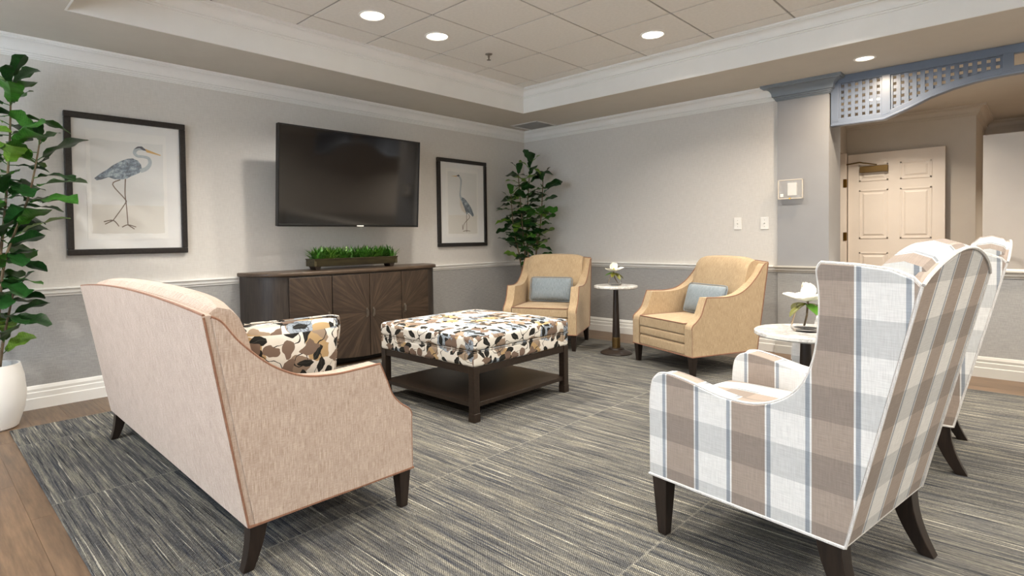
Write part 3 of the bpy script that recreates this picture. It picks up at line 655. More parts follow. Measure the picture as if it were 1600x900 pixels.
# ------------------------------------------------------------------ credenza with planter
YC, BW, FW, DE, DCN, ZT, ZB = -2.73, 0.975, 0.735, 0.415, 0.48, 0.832, 0.14
cr = thing('credenza', 'dark wood bow front credenza with sunburst doors below the television', 'cabinet', (0.0, YC, 0.008))
def front_x(y): return DE + (DCN - DE) * (1 - (y / FW) ** 2)
def outline(g=0.0, n=24):
    """plan outline (x, y), grown by g: wall side, curved ends, bowed front"""
    P = [(0.035, -BW - g)]
    for k in range(1, 9):
        a = k / 9 * PI / 2; P.append((0.035 + (DE - 0.035 + g) * math.sin(a) ** 1.0, -FW - g - (BW - FW) * math.cos(a)))
    for k in range(n + 1):
        y_ = -FW - g + 2 * (FW + g) * k / n; P.append((front_x(max(-FW, min(FW, y_))) + g, y_))
    for x, y_ in P[8:0:-1] : P.append((x, -y_))
    P.append((0.035, BW + g)); return P
obj('plinth', prism(outline(-0.09), 0.0, ZB + 0.01, 'z'), M_black, cr)
obj('cabinet_body', prism(outline(-0.004), ZB, ZT - 0.03, 'z'), M_credbody, cr, smooth=True)
obj('cabinet_top', prism(outline(0.02), ZT - 0.032, ZT, 'z'), M_credtop, cr, bevel=0.009)
edges = [-FW, -FW / 2, 0, FW / 2, FW]; ZD1, zc = ZT - 0.045, 0.44
zdoor = lambda y_: 0.05 + 0.09 * (y_ / FW) ** 2
for k in range(4):
    a, b = edges[k] + 0.004, edges[k + 1] - 0.004; oy = [edges[1] - 0.0, 0.0, 0.0, edges[3]][k]
    bm = bmesh.new(); n = 8; ys = [a + (b - a) * q / n for q in range(n + 1)]
    V = [[bm.verts.new((front_x(y_) + dx, y_ - oy, (z or zdoor(y_)) - zc)) for y_ in ys] for dx, z in ((0.012, 0), (0.012, ZD1), (-0.01, ZD1), (-0.01, 0))]
    for r_ in range(4):
        for q in range(n): bm.faces.new((V[r_][q], V[r_][q + 1], V[(r_ + 1) % 4][q + 1], V[(r_ + 1) % 4][q]))
    bm.faces.new([v_[0] for v_ in V]); bm.faces.new([v_[-1] for v_ in V][::-1])
    dr = obj('cabinet_door', bm, M_burst, cr, bevel=0.003, loc=(0, oy, zc))
    hy = [b - 0.03, b - 0.03, a + 0.03, a + 0.03][k]; hx = front_x(hy) + 0.012
    bm = tube([(hx, hy - oy, 0.028), (hx + 0.02, hy - oy, 0.024), (hx + 0.02, hy - oy, -0.024), (hx, hy - oy, -0.028)], 0.005, 8); box(bm, (hx - 0.002, hy - oy - 0.009, -0.042), (hx + 0.004, hy - oy + 0.009, 0.042))
    obj('door_pull', bm, M_pewter, dr, smooth=True)
pl = thing('planter', 'long dark trough planter of green grass on the credenza', 'planter', (0.25, -2.735, 0.008 + ZT))
prof = [(-0.41, 0.03), (-0.445, 0.10), (0.445, 0.10), (0.41, 0.03)]
bm = bmesh.new()
lo_ = [(-0.055, 0.03), (0.055, 0.03), (0.085, 0.10), (0.072, 0.10), (0.05, 0.045), (-0.05, 0.045), (-0.072, 0.10), (-0.085, 0.10)]
A = [bm.verts.new((x, -0.415 if z < 0.05 else -0.445, z)) for x, z in lo_]; B = [bm.verts.new((x, 0.415 if z < 0.05 else 0.445, z)) for x, z in lo_]
for k in range(8): bm.faces.new((A[k], A[(k + 1) % 8], B[(k + 1) % 8], B[k]))
bm.faces.new(A); bm.faces.new(B[::-1])
for s_ in (-1, 1): box(bm, (-0.075, s_ * 0.43 - 0.012, 0.032), (0.075, s_ * 0.43 + 0.012, 0.098))
obj('trough', bm, wood('mossy_trough_wood', srgb(40, 34, 24), srgb(74, 66, 40), (10, 1, 10), 5, 0.7), pl, bevel=0.004)
for s_ in (-1, 1): obj('foot', prism([(s_ * 0.36, 0.035), (s_ * 0.43, 0.035), (s_ * 0.41, 0.0), (s_ * 0.375, 0.0)], -0.05, 0.05, 'x'), M_darkwood, pl, bevel=0.004)
obj('soil', bx((-0.06, -0.42, 0.05), (0.06, 0.42, 0.092)), M_soil, pl)
bm = bmesh.new(); rg = random.Random(5)
for k in range(110):
    cx_, cy_ = rg.uniform(-0.055, 0.055), rg.uniform(-0.43, 0.43)
    mi = 1 if rg.random() < 0.22 else 0
    for b_ in range(10):
        az = rg.uniform(0, 2 * PI); el = rg.uniform(0.5, 1.5); L = rg.uniform(0.09, 0.165); wd = 0.0075
        d = Vector((math.cos(az) * math.cos(el), math.sin(az) * math.cos(el), math.sin(el))); sd = Vector((-math.sin(az), math.cos(az), 0)) * wd
        p0 = Vector((cx_, cy_, 0.075)); p1 = p0 + d * L * 0.55; p2 = p0 + d * L + Vector((math.cos(az), math.sin(az), -0.5)) * L * 0.18
        a0, a1, b0, b1, t_ = (bm.verts.new(q) for q in (p0 - sd * .6, p0 + sd * .6, p1 - sd, p1 + sd, p2))
        for f in (bm.faces.new((a0, a1, b1, b0)), bm.faces.new((b0, b1, t_))): f.material_index = mi
g = obj('grass', bm, M_grass, pl); g['kind'] = 'stuff'

# ------------------------------------------------------------------ upholstery
Z0 = 0.008
def leg_bm(x, y, h, top, bot, dx=0.0, dy=0.0, curve=0.0):
    """square tapered leg, its foot shifted by dx, dy; curve makes it a sabre leg"""
    bm = bmesh.new(); rings = []
    for k in range(7):
        t = k / 6; s_ = (top + (bot - top) * t) / 2; e_ = t ** (1 + curve); z = h * (1 - t)
        rings.append([bm.verts.new((x + dx * e_ + a * s_, y + dy * e_ + b * s_, z)) for a, b in ((-1, -1), (1, -1), (1, 1), (-1, 1))])
    for A, B in zip(rings, rings[1:]):
        for k in range(4): bm.faces.new((A[k], A[(k + 1) % 4], B[(k + 1) % 4], B[k]))
    bm.faces.new(rings[0]); bm.faces.new(rings[-1][::-1]); return bm

YO = 0.36
def cushion(x0, x1, y0, y1, z0, z1, puff=0.012, n=8):
    """boxed cushion with softly crowned top"""
    bm = bmesh.new(); V = {}
    for lv in (0, 1):
        for i in range(n + 1):
            for j in range(n + 1):
                u, v = i / n, j / n; e = min(1, 4.5 * min(u, 1 - u, 1)) * min(1, 4.5 * min(v, 1 - v, 1)); z = (z1 + puff * math.sin(min(1, e) * PI / 2)) if lv else z0
                V[lv, i, j] = bm.verts.new((x0 + (x1 - x0) * u, y0 + (y1 - y0) * v, z))
    for lv in (0, 1):
        for i in range(n):
            for j in range(n): bm.faces.new((V[lv, i, j], V[lv, i + 1, j], V[lv, i + 1, j + 1], V[lv, i, j + 1]))
    for i in range(n):
        for a, b in (((i, 0), (i + 1, 0)), ((i, n), (i + 1, n)), ((0, i), (0, i + 1)), ((n, i), (n, i + 1))):
            bm.faces.new((V[0, a[0], a[1]], V[0, b[0], b[1]], V[1, b[0], b[1]], V[1, a[0], a[1]]))
    return bm

def club(name, label, cat, W, loc, rz, arch=0.02, ncush=1, group=None, legs_dy=0.035, MF=None):
    """low scoop-armed seat: local -y is the front, origin under its middle"""
    MF = MF or M_tan
    r = thing(name, label, cat, (loc[0], loc[1], Z0), rz, group); Y = lambda s_: s_ - YO; at = 0.085; h0 = 0.155
    topc = [(0.150, 0.606), (0.24, 0.602), (0.35, 0.600), (0.47, 0.617), (0.58, 0.672), (0.68, 0.762), (0.735, 0.834), (0.768, 0.856)]
    frontc = [(0.0, h0), (0.0, 0.365), (0.012, 0.397), (0.055, 0.43), (0.095, 0.475), (0.122, 0.54), (0.150, 0.606)]
    fr = [tuple(p)[:2] for p in catmull([(*p, 0) for p in frontc[1:]], 4)]; tp = [tuple(p)[:2] for p in catmull([(*p, 0) for p in topc], 5)]
    prof_ = [(0.0, h0)] + fr + tp[1:] + [(0.648, h0)]
    for s_ in (-1, 1):
        xo, xi = s_ * W / 2, s_ * (W / 2 - at)
        obj('arm', prism([(Y(a), b) for a, b in prof_], min(xo, xi), max(xo, xi), 'x'), MF, r, bevel=0.016, seg=3, uv='yx')
        line = [(xo - s_ * 0.004, Y(a) + (0.004 if k < 2 else 0), b + 0.002) for k, (a, b) in enumerate(prof_[:-1])]
        obj('arm_piping', tube(line, 0.0048, 6), M_piping, r, smooth=True)
    # outside back, arched
    n = 20; bm = bmesh.new(); cols = []
    az = lambda x: 0.862 + arch * (1 - (2 * x / W) ** 2); sb = lambda z: 0.662 + (z - h0) * 0.174
    for k in range(n + 1):
        x = -W / 2 + 0.004 + (W - 0.008) * k / n; cols.append([bm.verts.new((x, Y(s_) + dy, z)) for s_, z, dy in ((0.662, h0, 0.01), (sb(az(x)), az(x), 0.01), (sb(az(x)), az(x), -0.02), (0.662, h0, -0.02))])
    for A, B in zip(cols, cols[1:]):
        for q in range(4): bm.faces.new((A[q], A[(q + 1) % 4], B[(q + 1) % 4], B[q]))
    bm.faces.new(cols[0]); bm.faces.new(cols[-1][::-1])
    obj('outside_back', bm, MF, r)
    obj('back_piping', tube([(-W / 2 + 0.004 + (W - 0.008) * k / n, Y(sb(az(-W / 2 + 0.004 + (W - 0.008) * k / n)) + 0.005), az(-W / 2 + 0.004 + (W - 0.008) * k / n) + 0.002) for k in range(n + 1)], 0.005, 6), M_piping, r, smooth=True)
    for s_ in (-1, 1): obj('seam_piping', tube([(s_ * (W / 2 - 0.002), Y(0.668), h0), (s_ * (W / 2 - 0.002), Y(0.79), 0.858)], 0.004, 6), M_piping, r, smooth=True)
    # inside back with rolled crest
    sec = [(0.778, 0.845, 0), (0.77, 0.862, 1), (0.745, 0.885, 1), (0.71, 0.893, 1), (0.67, 0.882, 1), (0.64, 0.85, 1), (0.615, 0.79, .7), (0.575, 0.62, .3), (0.55, 0.47, 0), (0.54, 0.36, 0), (0.66, 0.30, 0)]
    bm = bmesh.new(); cols = []; Wi = W / 2 - at + 0.012
    for k in range(n + 1):
        x = -Wi + 2 * Wi * k / n; e = 1 - (2 * k / n - 1) ** 8; cols.append([bm.verts.new((x, Y(a) - 0.006 + (0.02 if q_ > 2 else 0) * (1 - e), b - 0.02 * (1 - e) + f * (az(x) - 0.862))) for q_, (a, b, f) in enumerate(sec)])
    for A, B in zip(cols, cols[1:]):
        for q in range(len(sec)): bm.faces.new((A[q], A[(q + 1) % len(sec)], B[(q + 1) % len(sec)], B[q]))
    bm.faces.new(cols[0]); bm.faces.new(cols[-1][::-1]); obj('inside_back', bm, MF, r, smooth=True)
    # seat deck with rounded bands on the front rail
    xi = W / 2 - at
    obj('seat_deck', bx((-xi - 0.01, Y(0.03), h0), (xi + 0.01, Y(0.66), 0.31)), MF, r, bevel=0.01)
    for z0, z1 in ((h0, 0.243), (0.246, 0.316)): obj('front_band', bx((-xi + 0.002, Y(0.004), z0), (xi - 0.002, Y(0.06), z1)), MF, r, bevel=0.018, seg=3)
    cw = (2 * xi - 0.004) / ncush
    for k in range(ncush):
        a = -xi + 0.003 + cw * k; b = a + cw - 0.003
        cu = obj('seat_cushion', cushion(a, b, Y(0.002), Y(0.56), 0.318, 0.405), MF, r, bevel=0.014, seg=3)
        lp = [(a + 0.012, Y(0.5), 0.406), (a + 0.004, Y(0.012), 0.406), (a + 0.012, Y(0.003), 0.406), (b - 0.012, Y(0.003), 0.406), (b - 0.004, Y(0.012), 0.406), (b - 0.012, Y(0.5), 0.406)]
        obj('cushion_piping', tube(lp, 0.0045, 6), M_piping, cu, smooth=True)
    obj('base_piping', tube([(s_ * (W / 2), Y(a), h0 + 0.002) for s_, a in ((-1, 0.665), (-1, 0.0), (1, 0.0), (1, 0.665))], 0.005, 6, closed=True), M_piping, r)
    for s_ in (-1, 1):
        obj('leg', leg_bm(s_ * (W / 2 - 0.035), Y(0.035), h0 + 0.01, 0.056, 0.034), M_espresso, r, bevel=0.003)
        obj('leg', leg_bm(s_ * (W / 2 - 0.035), Y(0.632), h0 + 0.01, 0.06, 0.036, 0, legs_dy, 0.9), M_espresso, r, bevel=0.003)
    return r
def place(FRx, FRy, W, th):
    """origin of a club seat whose front right (local +x) corner stands at FR"""
    X = Vector((math.cos(th), math.sin(th))); Yv = Vector((-math.sin(th), math.cos(th)))
    o = Vector((FRx, FRy)) - X * W / 2 + Yv * YO; return (o.x, o.y)
th2 = math.radians(-23.5); th1 = math.radians(23.5)
club('armchair', 'tan armchair nearest the corner plant, turned to the right', 'armchair', 0.74, place(1.685, -1.235, 0.74, th1), th1, group='tan scoop armchairs')
club('armchair', 'tan armchair below the light switches, turned to the left', 'armchair', 0.74, place(2.934, -1.486, 0.74, th2), th2, group='tan scoop armchairs')
SW = 1.90; ths = PI - math.radians(0.9)
X = Vector((math.cos(ths), math.sin(ths))); Yv = Vector((-math.sin(ths), math.cos(ths)))
so = Vector((2.995, -4.215)) + X * SW / 2 + Yv * YO       # local -x end is the near right end
club('sofa', 'tan upholstered sofa seen from behind with brown piping', 'sofa', SW, (so.x, so.y), ths, arch=0.035, ncush=2, MF=M_sofa)

def pillow(name, label, loc, rot, w_, h_, th, mat, group=None, pipe=None):
    p = thing(name, label, 'pillow', loc, 0, group); p.rotation_euler = rot
    n, m = 14, 10; bm = bmesh.new(); V = {}
    for sd in (0, 1):
        for i in range(n + 1):
            for j in range(m + 1):
                u, v = 2 * i / n - 1, 2 * j / m - 1
                if sd == 1 and (i in (0, n) or j in (0, m)): V[1, i, j] = V[0, i, j]; continue
                b = ((1 - abs(u) ** 2.6) * (1 - abs(v) ** 2.6)) ** 0.55; pinch = 1 - 0.06 * (1 - abs(u) ** 3) * abs(v) ** 4
                cr_ = 1 - 0.09 * abs(u * v) ** 5; x = u * w_ / 2 * (1 - 0.05 * (1 - abs(v) ** 2) * abs(u) ** 4) * cr_; z = h_ / 2 + v * h_ / 2 * pinch * cr_
                V[sd, i, j] = bm.verts.new((x, (th / 2 * b) * (1 if sd else -1), z))
    for sd in (0, 1):
        for i in range(n):
            for j in range(m): bm.faces.new((V[sd, i, j], V[sd, i + 1, j], V[sd, i + 1, j + 1], V[sd, i, j + 1]))
    obj('cover', bm, mat, p, subsurf=1)
    loop = [V_ for V_ in ()]
    ed = [(2 * i / n - 1, -1) for i in range(n)] + [(1, 2 * j / m - 1) for j in range(m)] + [(1 - 2 * i / n, 1) for i in range(n)] + [(-1, 1 - 2 * j / m) for j in range(m)]
    pts = []
    for u, v in ed:
        pinch = 1 - 0.06 * (1 - abs(u) ** 3) * abs(v) ** 4
        cr_ = 1 - 0.09 * abs(u * v) ** 5; pts.append((u * w_ / 2 * (1 - 0.05 * (1 - abs(v) ** 2) * abs(u) ** 4) * cr_, 0, h_ / 2 + v * h_ / 2 * pinch * cr_))
    obj('edge_seam', tube(pts, 0.004, 6, closed=True), pipe or mat, p, smooth=True)
    return p
def on_chair(FR, W, th, s_, x, z): 
    o = place(*FR, W, th); X = Vector((math.cos(th), math.sin(th))); Yv = Vector((-math.sin(th), math.cos(th)))
    q = Vector(o) + X * x + Yv * (s_ - YO); return (q.x, q.y, z)
pillow('lumbar_pillow', 'blue grey lumbar pillow on the armchair by the corner plant', on_chair((1.685, -1.235), 0.74, th1, 0.44, 0.0, 0.428), (-0.28, 0, th1), 0.47, 0.27, 0.13, M_bluepil, 'blue grey lumbar pillows')
pillow('lumbar_pillow', 'blue grey lumbar pillow on the armchair below the light switches', on_chair((2.934, -1.486), 0.74, th2, 0.43, 0.0, 0.428), (-0.30, 0.0, th2), 0.47, 0.27, 0.13, M_bluepil, 'blue grey lumbar pillows')
pillow('throw_pillow', 'floral throw pillow leaning in the near corner of the sofa', (2.69, -4.62, 0.425), (0.26, 0.0, math.radians(84)), 0.43, 0.40, 0.19, M_floral2)

# ------------------------------------------------------------------ plaid wing chairs
def wing(name, label, W, loc, rz):
    r = thing(name, label, 'armchair', (loc[0], loc[1], Z0), rz, 'plaid wing chairs'); Y = lambda s_: s_ - 0.36; h0 = 0.215; at = 0.075
    low_ = [(0.0, 0.44), (0.006, 0.53), (0.022, 0.575), (0.065, 0.597), (0.15, 0.588), (0.26, 0.564), (0.34, 0.556), (0.41, 0.563), (0.475, 0.59), (0.525, 0.632), (0.558, 0.69), (0.577, 0.76), (0.586, 0.85), (0.586, 0.93), (0.580, 0.985), (0.590, 1.008)]
    cv = [tuple(p)[:2] for p in catmull([(*p, 0) for p in low_], 4)]
    back = [(0.68, 1.004), (0.76, 0.994), (0.812, 0.972), (0.826, 0.955)]
    prof_ = [(0.0, h0)] + cv + back + [(0.652, h0)]
    for s_ in (-1, 1):
        xo, xi = s_ * W / 2, s_ * (W / 2 - at)
        obj('arm_and_wing', prism([(Y(a), b) for a, b in prof_], min(xo, xi), max(xo, xi), 'x'), M_plaid, r, bevel=0.02, seg=3, uv='yx')
        obj('wing_piping', tube([(xo - s_ * 0.006, Y(a), b + (0.002 if a > 0.03 else 0)) for a, b in prof_[1:-1]], 0.0045, 6), M_plaidpipe, r, smooth=True)
        obj('seam_piping', tube([(s_ * (W / 2 - 0.003), Y(0.655), h0), (s_ * (W / 2 - 0.003), Y(0.829), 0.955)], 0.004, 6), M_plaidpipe, r, smooth=True)
    n = 24; Wb = W / 2 - 0.004
    az = lambda x: 0.958 + 0.088 * max(0.0, math.cos(x / Wb * PI / 2)) ** 0.75
    bm = bmesh.new(); cols = []
    for k in range(n + 1):
        x = -Wb + 2 * Wb * k / n; zt = az(x); st = 0.652 + (zt - h0) * 0.236
        cols.append([bm.verts.new((x, Y(a), z)) for a, z in ((0.655, h0), (st + 0.003, zt), (st - 0.03, zt), (0.62, h0))])
    for A, B in zip(cols, cols[1:]):
        for q in range(4): bm.faces.new((A[q], A[(q + 1) % 4], B[(q + 1) % 4], B[q]))
    bm.faces.new(cols[0]); bm.faces.new(cols[-1][::-1]); obj('outside_back', bm, M_plaid, r, bevel=0.006)
    obj('back_piping', tube([(-Wb + 2 * Wb * k / n, Y(0.652 + (az(-Wb + 2 * Wb * k / n) - h0) * 0.236 + 0.004), az(-Wb + 2 * Wb * k / n) + 0.001) for k in range(n + 1)], 0.005, 6), M_plaidpipe, r, smooth=True)
    Wi = W / 2 - at + 0.02; sec = [(0.0, -0.015), (-0.02, 0.012), (-0.06, 0.026), (-0.105, 0.018), (-0.135, -0.012), (-0.15, -0.06)]
    bm = bmesh.new(); cols = []
    for k in range(n + 1):
        x = -Wi + 2 * Wi * k / n; zt = az(x); st = 0.652 + (zt - h0) * 0.236; L = [(st + a, zt + b) for a, b in sec] + [(0.60, 0.72), (0.555, 0.50), (0.55, 0.36), (0.64, 0.34)]
        cols.append([bm.verts.new((x, Y(a), b)) for a, b in L])
    for A, B in zip(cols, cols[1:]):
        for q in range(len(A)): bm.faces.new((A[q], A[(q + 1) % len(A)], B[(q + 1) % len(A)], B[q]))
    bm.faces.new(cols[0]); bm.faces.new(cols[-1][::-1]); obj('inside_back', bm, M_plaid, r, smooth=True)
    xi = W / 2 - at
    obj('seat_deck', bx((-xi - 0.01, Y(0.03), h0), (xi + 0.01, Y(0.64), 0.37)), M_plaid, r, bevel=0.01)
    obj('front_rail', bx((-xi + 0.002, Y(0.004), h0), (xi - 0.002, Y(0.05), 0.372)), M_plaid, r, bevel=0.012)
    cu = obj('seat_cushion', cushion(-xi + 0.004, xi - 0.004, Y(-0.005), Y(0.56), 0.375, 0.475, 0.02), M_plaid, r, bevel=0.016, seg=3)
    obj('base_piping', tube([(s_ * (W / 2), Y(a), h0 + 0.002) for s_, a in ((-1, 0.652), (-1, 0.0), (1, 0.0), (1, 0.652))], 0.005, 6, closed=True), M_plaidpipe, r)
    for s_ in (-1, 1):
        obj('leg', leg_bm(s_ * (W / 2 - 0.032), Y(0.04), h0 + 0.01, 0.062, 0.034, 0, 0.0), M_espresso, r, bevel=0.003)
        obj('leg', leg_bm(s_ * (W / 2 - 0.036), Y(0.61), h0 + 0.01, 0.07, 0.042, 0, 0.075, 0.9), M_espresso, r, bevel=0.003)
    return r
PW = 0.635
def wplace(FL, th):   # FL = front corner at local +x? chair faces -x world; near side is local -x... solved from corner at local sx
    X = Vector((math.cos(th), math.sin(th))); Yv = Vector((-math.sin(th), math.cos(th))); o = Vector(FL) + X * (-PW / 2) + Yv * 0.36; return (o.x, o.y)
tp1 = math.radians(-98.7)   # local +x points to world -y, the near side
wing('wing_chair', 'plaid wing chair nearest the camera, its back to the viewer', PW, wplace((3.806, -3.752), tp1), tp1)
tp2 = math.radians(-86.0)
X = Vector((math.cos(tp2), math.sin(tp2))); Yv = Vector((-math.sin(tp2), math.cos(tp2)))
bl2 = Vector((4.56, -2.40)); o2 = bl2 - Yv * 0.652 - X * (PW / 2) + Yv * 0.36
wing('wing_chair', 'plaid wing chair partly hidden behind the nearer one', PW, (o2.x, o2.y), tp2)

# ------------------------------------------------------------------ ottoman
ot = thing('ottoman', 'square floral ottoman on a dark wood frame with lower shelf', 'ottoman', (1.98, -2.866, Z0)); hw = 0.465
for sx in (-1, 1):
    for sy in (-1, 1):
        lg = obj('leg', bx((sx * (hw - 0.024) - 0.024, sy * (hw - 0.024) - 0.024, 0.05), (sx * (hw - 0.024) + 0.024, sy * (hw - 0.024) + 0.024, 0.33)), M_darkwood, ot, bevel=0.003)
        obj('foot_cap', bx((sx * (hw - 0.024) - 0.026, sy * (hw - 0.024) - 0.026, 0.0), (sx * (hw - 0.024) + 0.026, sy * (hw - 0.024) + 0.026, 0.052)), M_darkwood, lg, bevel=0.003)
for s_ in (-1, 1):
    obj('apron', bx((-hw + 0.045, s_ * (hw - 0.02) - 0.014, 0.285), (hw - 0.045, s_ * (hw - 0.02) + 0.014, 0.328)), M_darkwood, ot, bevel=0.002)
    obj('apron', bx((s_ * (hw - 0.02) - 0.014, -hw + 0.045, 0.285), (s_ * (hw - 0.02) + 0.014, hw - 0.045, 0.328)), M_darkwood, ot, bevel=0.002)
obj('shelf', bx((-hw + 0.012, -hw + 0.012, 0.085), (hw - 0.012, hw - 0.012, 0.112)), M_darkwood, ot, bevel=0.003)
obj('lower_cushion', cushion(-hw - 0.004, hw + 0.004, -hw - 0.004, hw + 0.004, 0.326, 0.418, 0.004), M_floral, ot, bevel=0.022, seg=4)
obj('top_cushion', cushion(-hw - 0.008, hw + 0.008, -hw - 0.008, hw + 0.008, 0.418, 0.515, 0.018, 14), M_floral, ot, bevel=0.03, seg=4)
obj('seam_cord', tube([(sx * (hw - 0.002), sy * (hw - 0.002), 0.419) for sx, sy in ((-1, -1), (1, -1), (1, 1), (-1, 1))], 0.005, 6, closed=True), M_floral, ot)

# ------------------------------------------------------------------ pedestal tables and flowers
def ped_table(label, loc, r_, h):
    t_ = thing('pedestal_table', label, 'side table', (loc[0], loc[1], Z0), 0, 'round marble pedestal tables')
    obj('marble_top', lathe([(0, h - 0.026), (r_ - 0.012, h - 0.026), (r_, h - 0.018), (r_, h - 0.004), (r_ - 0.005, h), (0, h)], 48), M_marble, t_, smooth=True)
    obj('mount_plate', lathe([(0, h - 0.034), (0.075, h - 0.034), (0.075, h - 0.026), (0, h - 0.026)], 28), M_bronze, t_, smooth=True)
    obj('column', lathe([(0.036, 0.14), (0.034, 0.2), (0.022, h - 0.034)], 24), M_bronze, t_, smooth=True)
    obj('collar', lathe([(0.038, 0.05), (0.038, 0.148), (0.034, 0.152), (0.03, 0.152)], 24), M_agedbrass, t_, smooth=True)
    obj('base', lathe([(0, 0), (0.145, 0), (0.147, 0.008), (0.14, 0.014), (0.085, 0.036), (0.075, 0.04), (0.07, 0.052), (0.038, 0.056), (0, 0.056)], 36), M_bronze, t_, smooth=True)
    return t_
ped_table('round marble pedestal table between the two tan armchairs', (1.99, -1.034), 0.20, 0.635)
ped_table('round marble pedestal table beside the plaid wing chair', (4.045, -2.70), 0.222, 0.635)
def petal_bm(L, w_, cup, n=6, m=4):
    bm = bmesh.new(); V = []
    for i in range(n + 1):
        t = i / n; ww = w_ * math.sin(PI * min(1, 0.12 + t * 0.88)) ** 0.7 * (0.55 + 0.6 * t) if t < 1 else w_ * 0.12
        V.append([bm.verts.new((L * t, ww / 2 * v, cup * (t ** 2) * L + 0.35 * abs(v) ** 2 * ww * 0.5)) for v in [2 * j / m - 1 for j in range(m + 1)]])
    for A, B in zip(V, V[1:]):
        for j in range(m): bm.faces.new((A[j], A[j + 1], B[j + 1], B[j]))
    return bm
def magnolia(label, loc, s_, seed, spin):
    f = thing('flower_vase', label, 'vase', loc, spin, 'magnolias in glass vases'); rg = random.Random(seed)
    obj('glass_vase', lathe([(0, 0), (0.048 * s_, 0), (0.055 * s_, 0.012 * s_), (0.053 * s_, 0.03 * s_), (0.036 * s_, 0.085 * s_), (0.034 * s_, 0.1 * s_), (0.032 * s_, 0.1 * s_), (0.034 * s_, 0.085 * s_), (0.049 * s_, 0.03 * s_), (0.05 * s_, 0.014 * s_), (0.0, 0.010 * s_)], 28), M_glass, f, smooth=True)
    obj('stem', tube([(0.025 * s_, 0.0, 0.016 * s_), (0.0, 0, 0.06 * s_), (-0.01 * s_, 0, 0.12 * s_)], 0.004 * s_, 6), M_stem, f, smooth=True)
    for k in range(8):
        inner = k >= 5; az = 2 * PI * k / 5 + (0.6 if inner else 0) + rg.uniform(-.15, .15)
        obj('petal', petal_bm((0.088 if not inner else 0.06) * s_, 0.07 * s_, 0.12 if not inner else 0.7), M_petal, f, smooth=True, loc=(-0.008 * s_, 0, 0.112 * s_), rot=(rg.uniform(-.2, .2), (-0.15 if not inner else -0.75) + rg.uniform(-.12, .12), az))
    obj('flower_centre', lathe([(0, 0.0), (0.009 * s_, 0.004 * s_), (0.010 * s_, 0.014 * s_), (0, 0.03 * s_)], 10), M_flowerc, f, smooth=True, loc=(-0.008 * s_, 0, 0.114 * s_))
    for k, az in enumerate((0.3, 1.9, 3.2, 4.5, 5.4)):
        obj('leaf', petal_bm(0.085 * s_, 0.045 * s_, -0.2), M_magleaf2 if k in (2,) else M_magleaf, f, smooth=True, loc=(0, 0, 0.102 * s_), rot=(rg.uniform(-.3, .3), 0.28 + rg.uniform(-.15, .2), az))
    return f
magnolia('white magnolia in a glass vase on the table between the armchairs', (1.985, -1.04, Z0 + 0.635), 1.15, 2, 0.5)
magnolia('white magnolia in a glass vase on the table by the plaid chair', (4.05, -2.70, Z0 + 0.635), 1.25, 4, 2.2)

# ------------------------------------------------------------------ fig plants
def leaf_mesh(i, mat):
    rg = random.Random(40 + i); bm = bmesh.new(); n, m = 9, 6; V = []; curl = rg.uniform(-0.35, -0.05); fold = rg.uniform(0.08, 0.3); ph = rg.uniform(0, 6)
    for a in range(n + 1):
        t = a / n; w_ = (0.2 + 0.55 * t ** 1.2) * (max(0.0, 1 - t ** 4.5)) ** 0.5 * 1.08
        if t < 0.06: w_ *= 0.4
        if a == n: w_ = 0.04
        rowv = []
        for j in range(m + 1):
            v = 2 * j / m - 1; wob = 0.045 * math.sin(t * 13 + ph + 2.2 * (1 if v > 0 else -1)) * abs(v) ** 2
            rowv.append(bm.verts.new((t, v * w_ / 2 * (1 + 0.07 * math.sin(t * 16 + ph)), fold * abs(v) * w_ * 0.5 + curl * t * t + wob)))
        V.append(rowv)
    for A, B in zip(V, V[1:]):
        for j in range(m): bm.faces.new((A[j], A[j + 1], B[j + 1], B[j]))
    o = obj('leaf', bm, mat, None, smooth=True); return o
LEAVES = {(i, k): leaf_mesh(i, M_green[k]) for i in range(4) for k in range(3)}
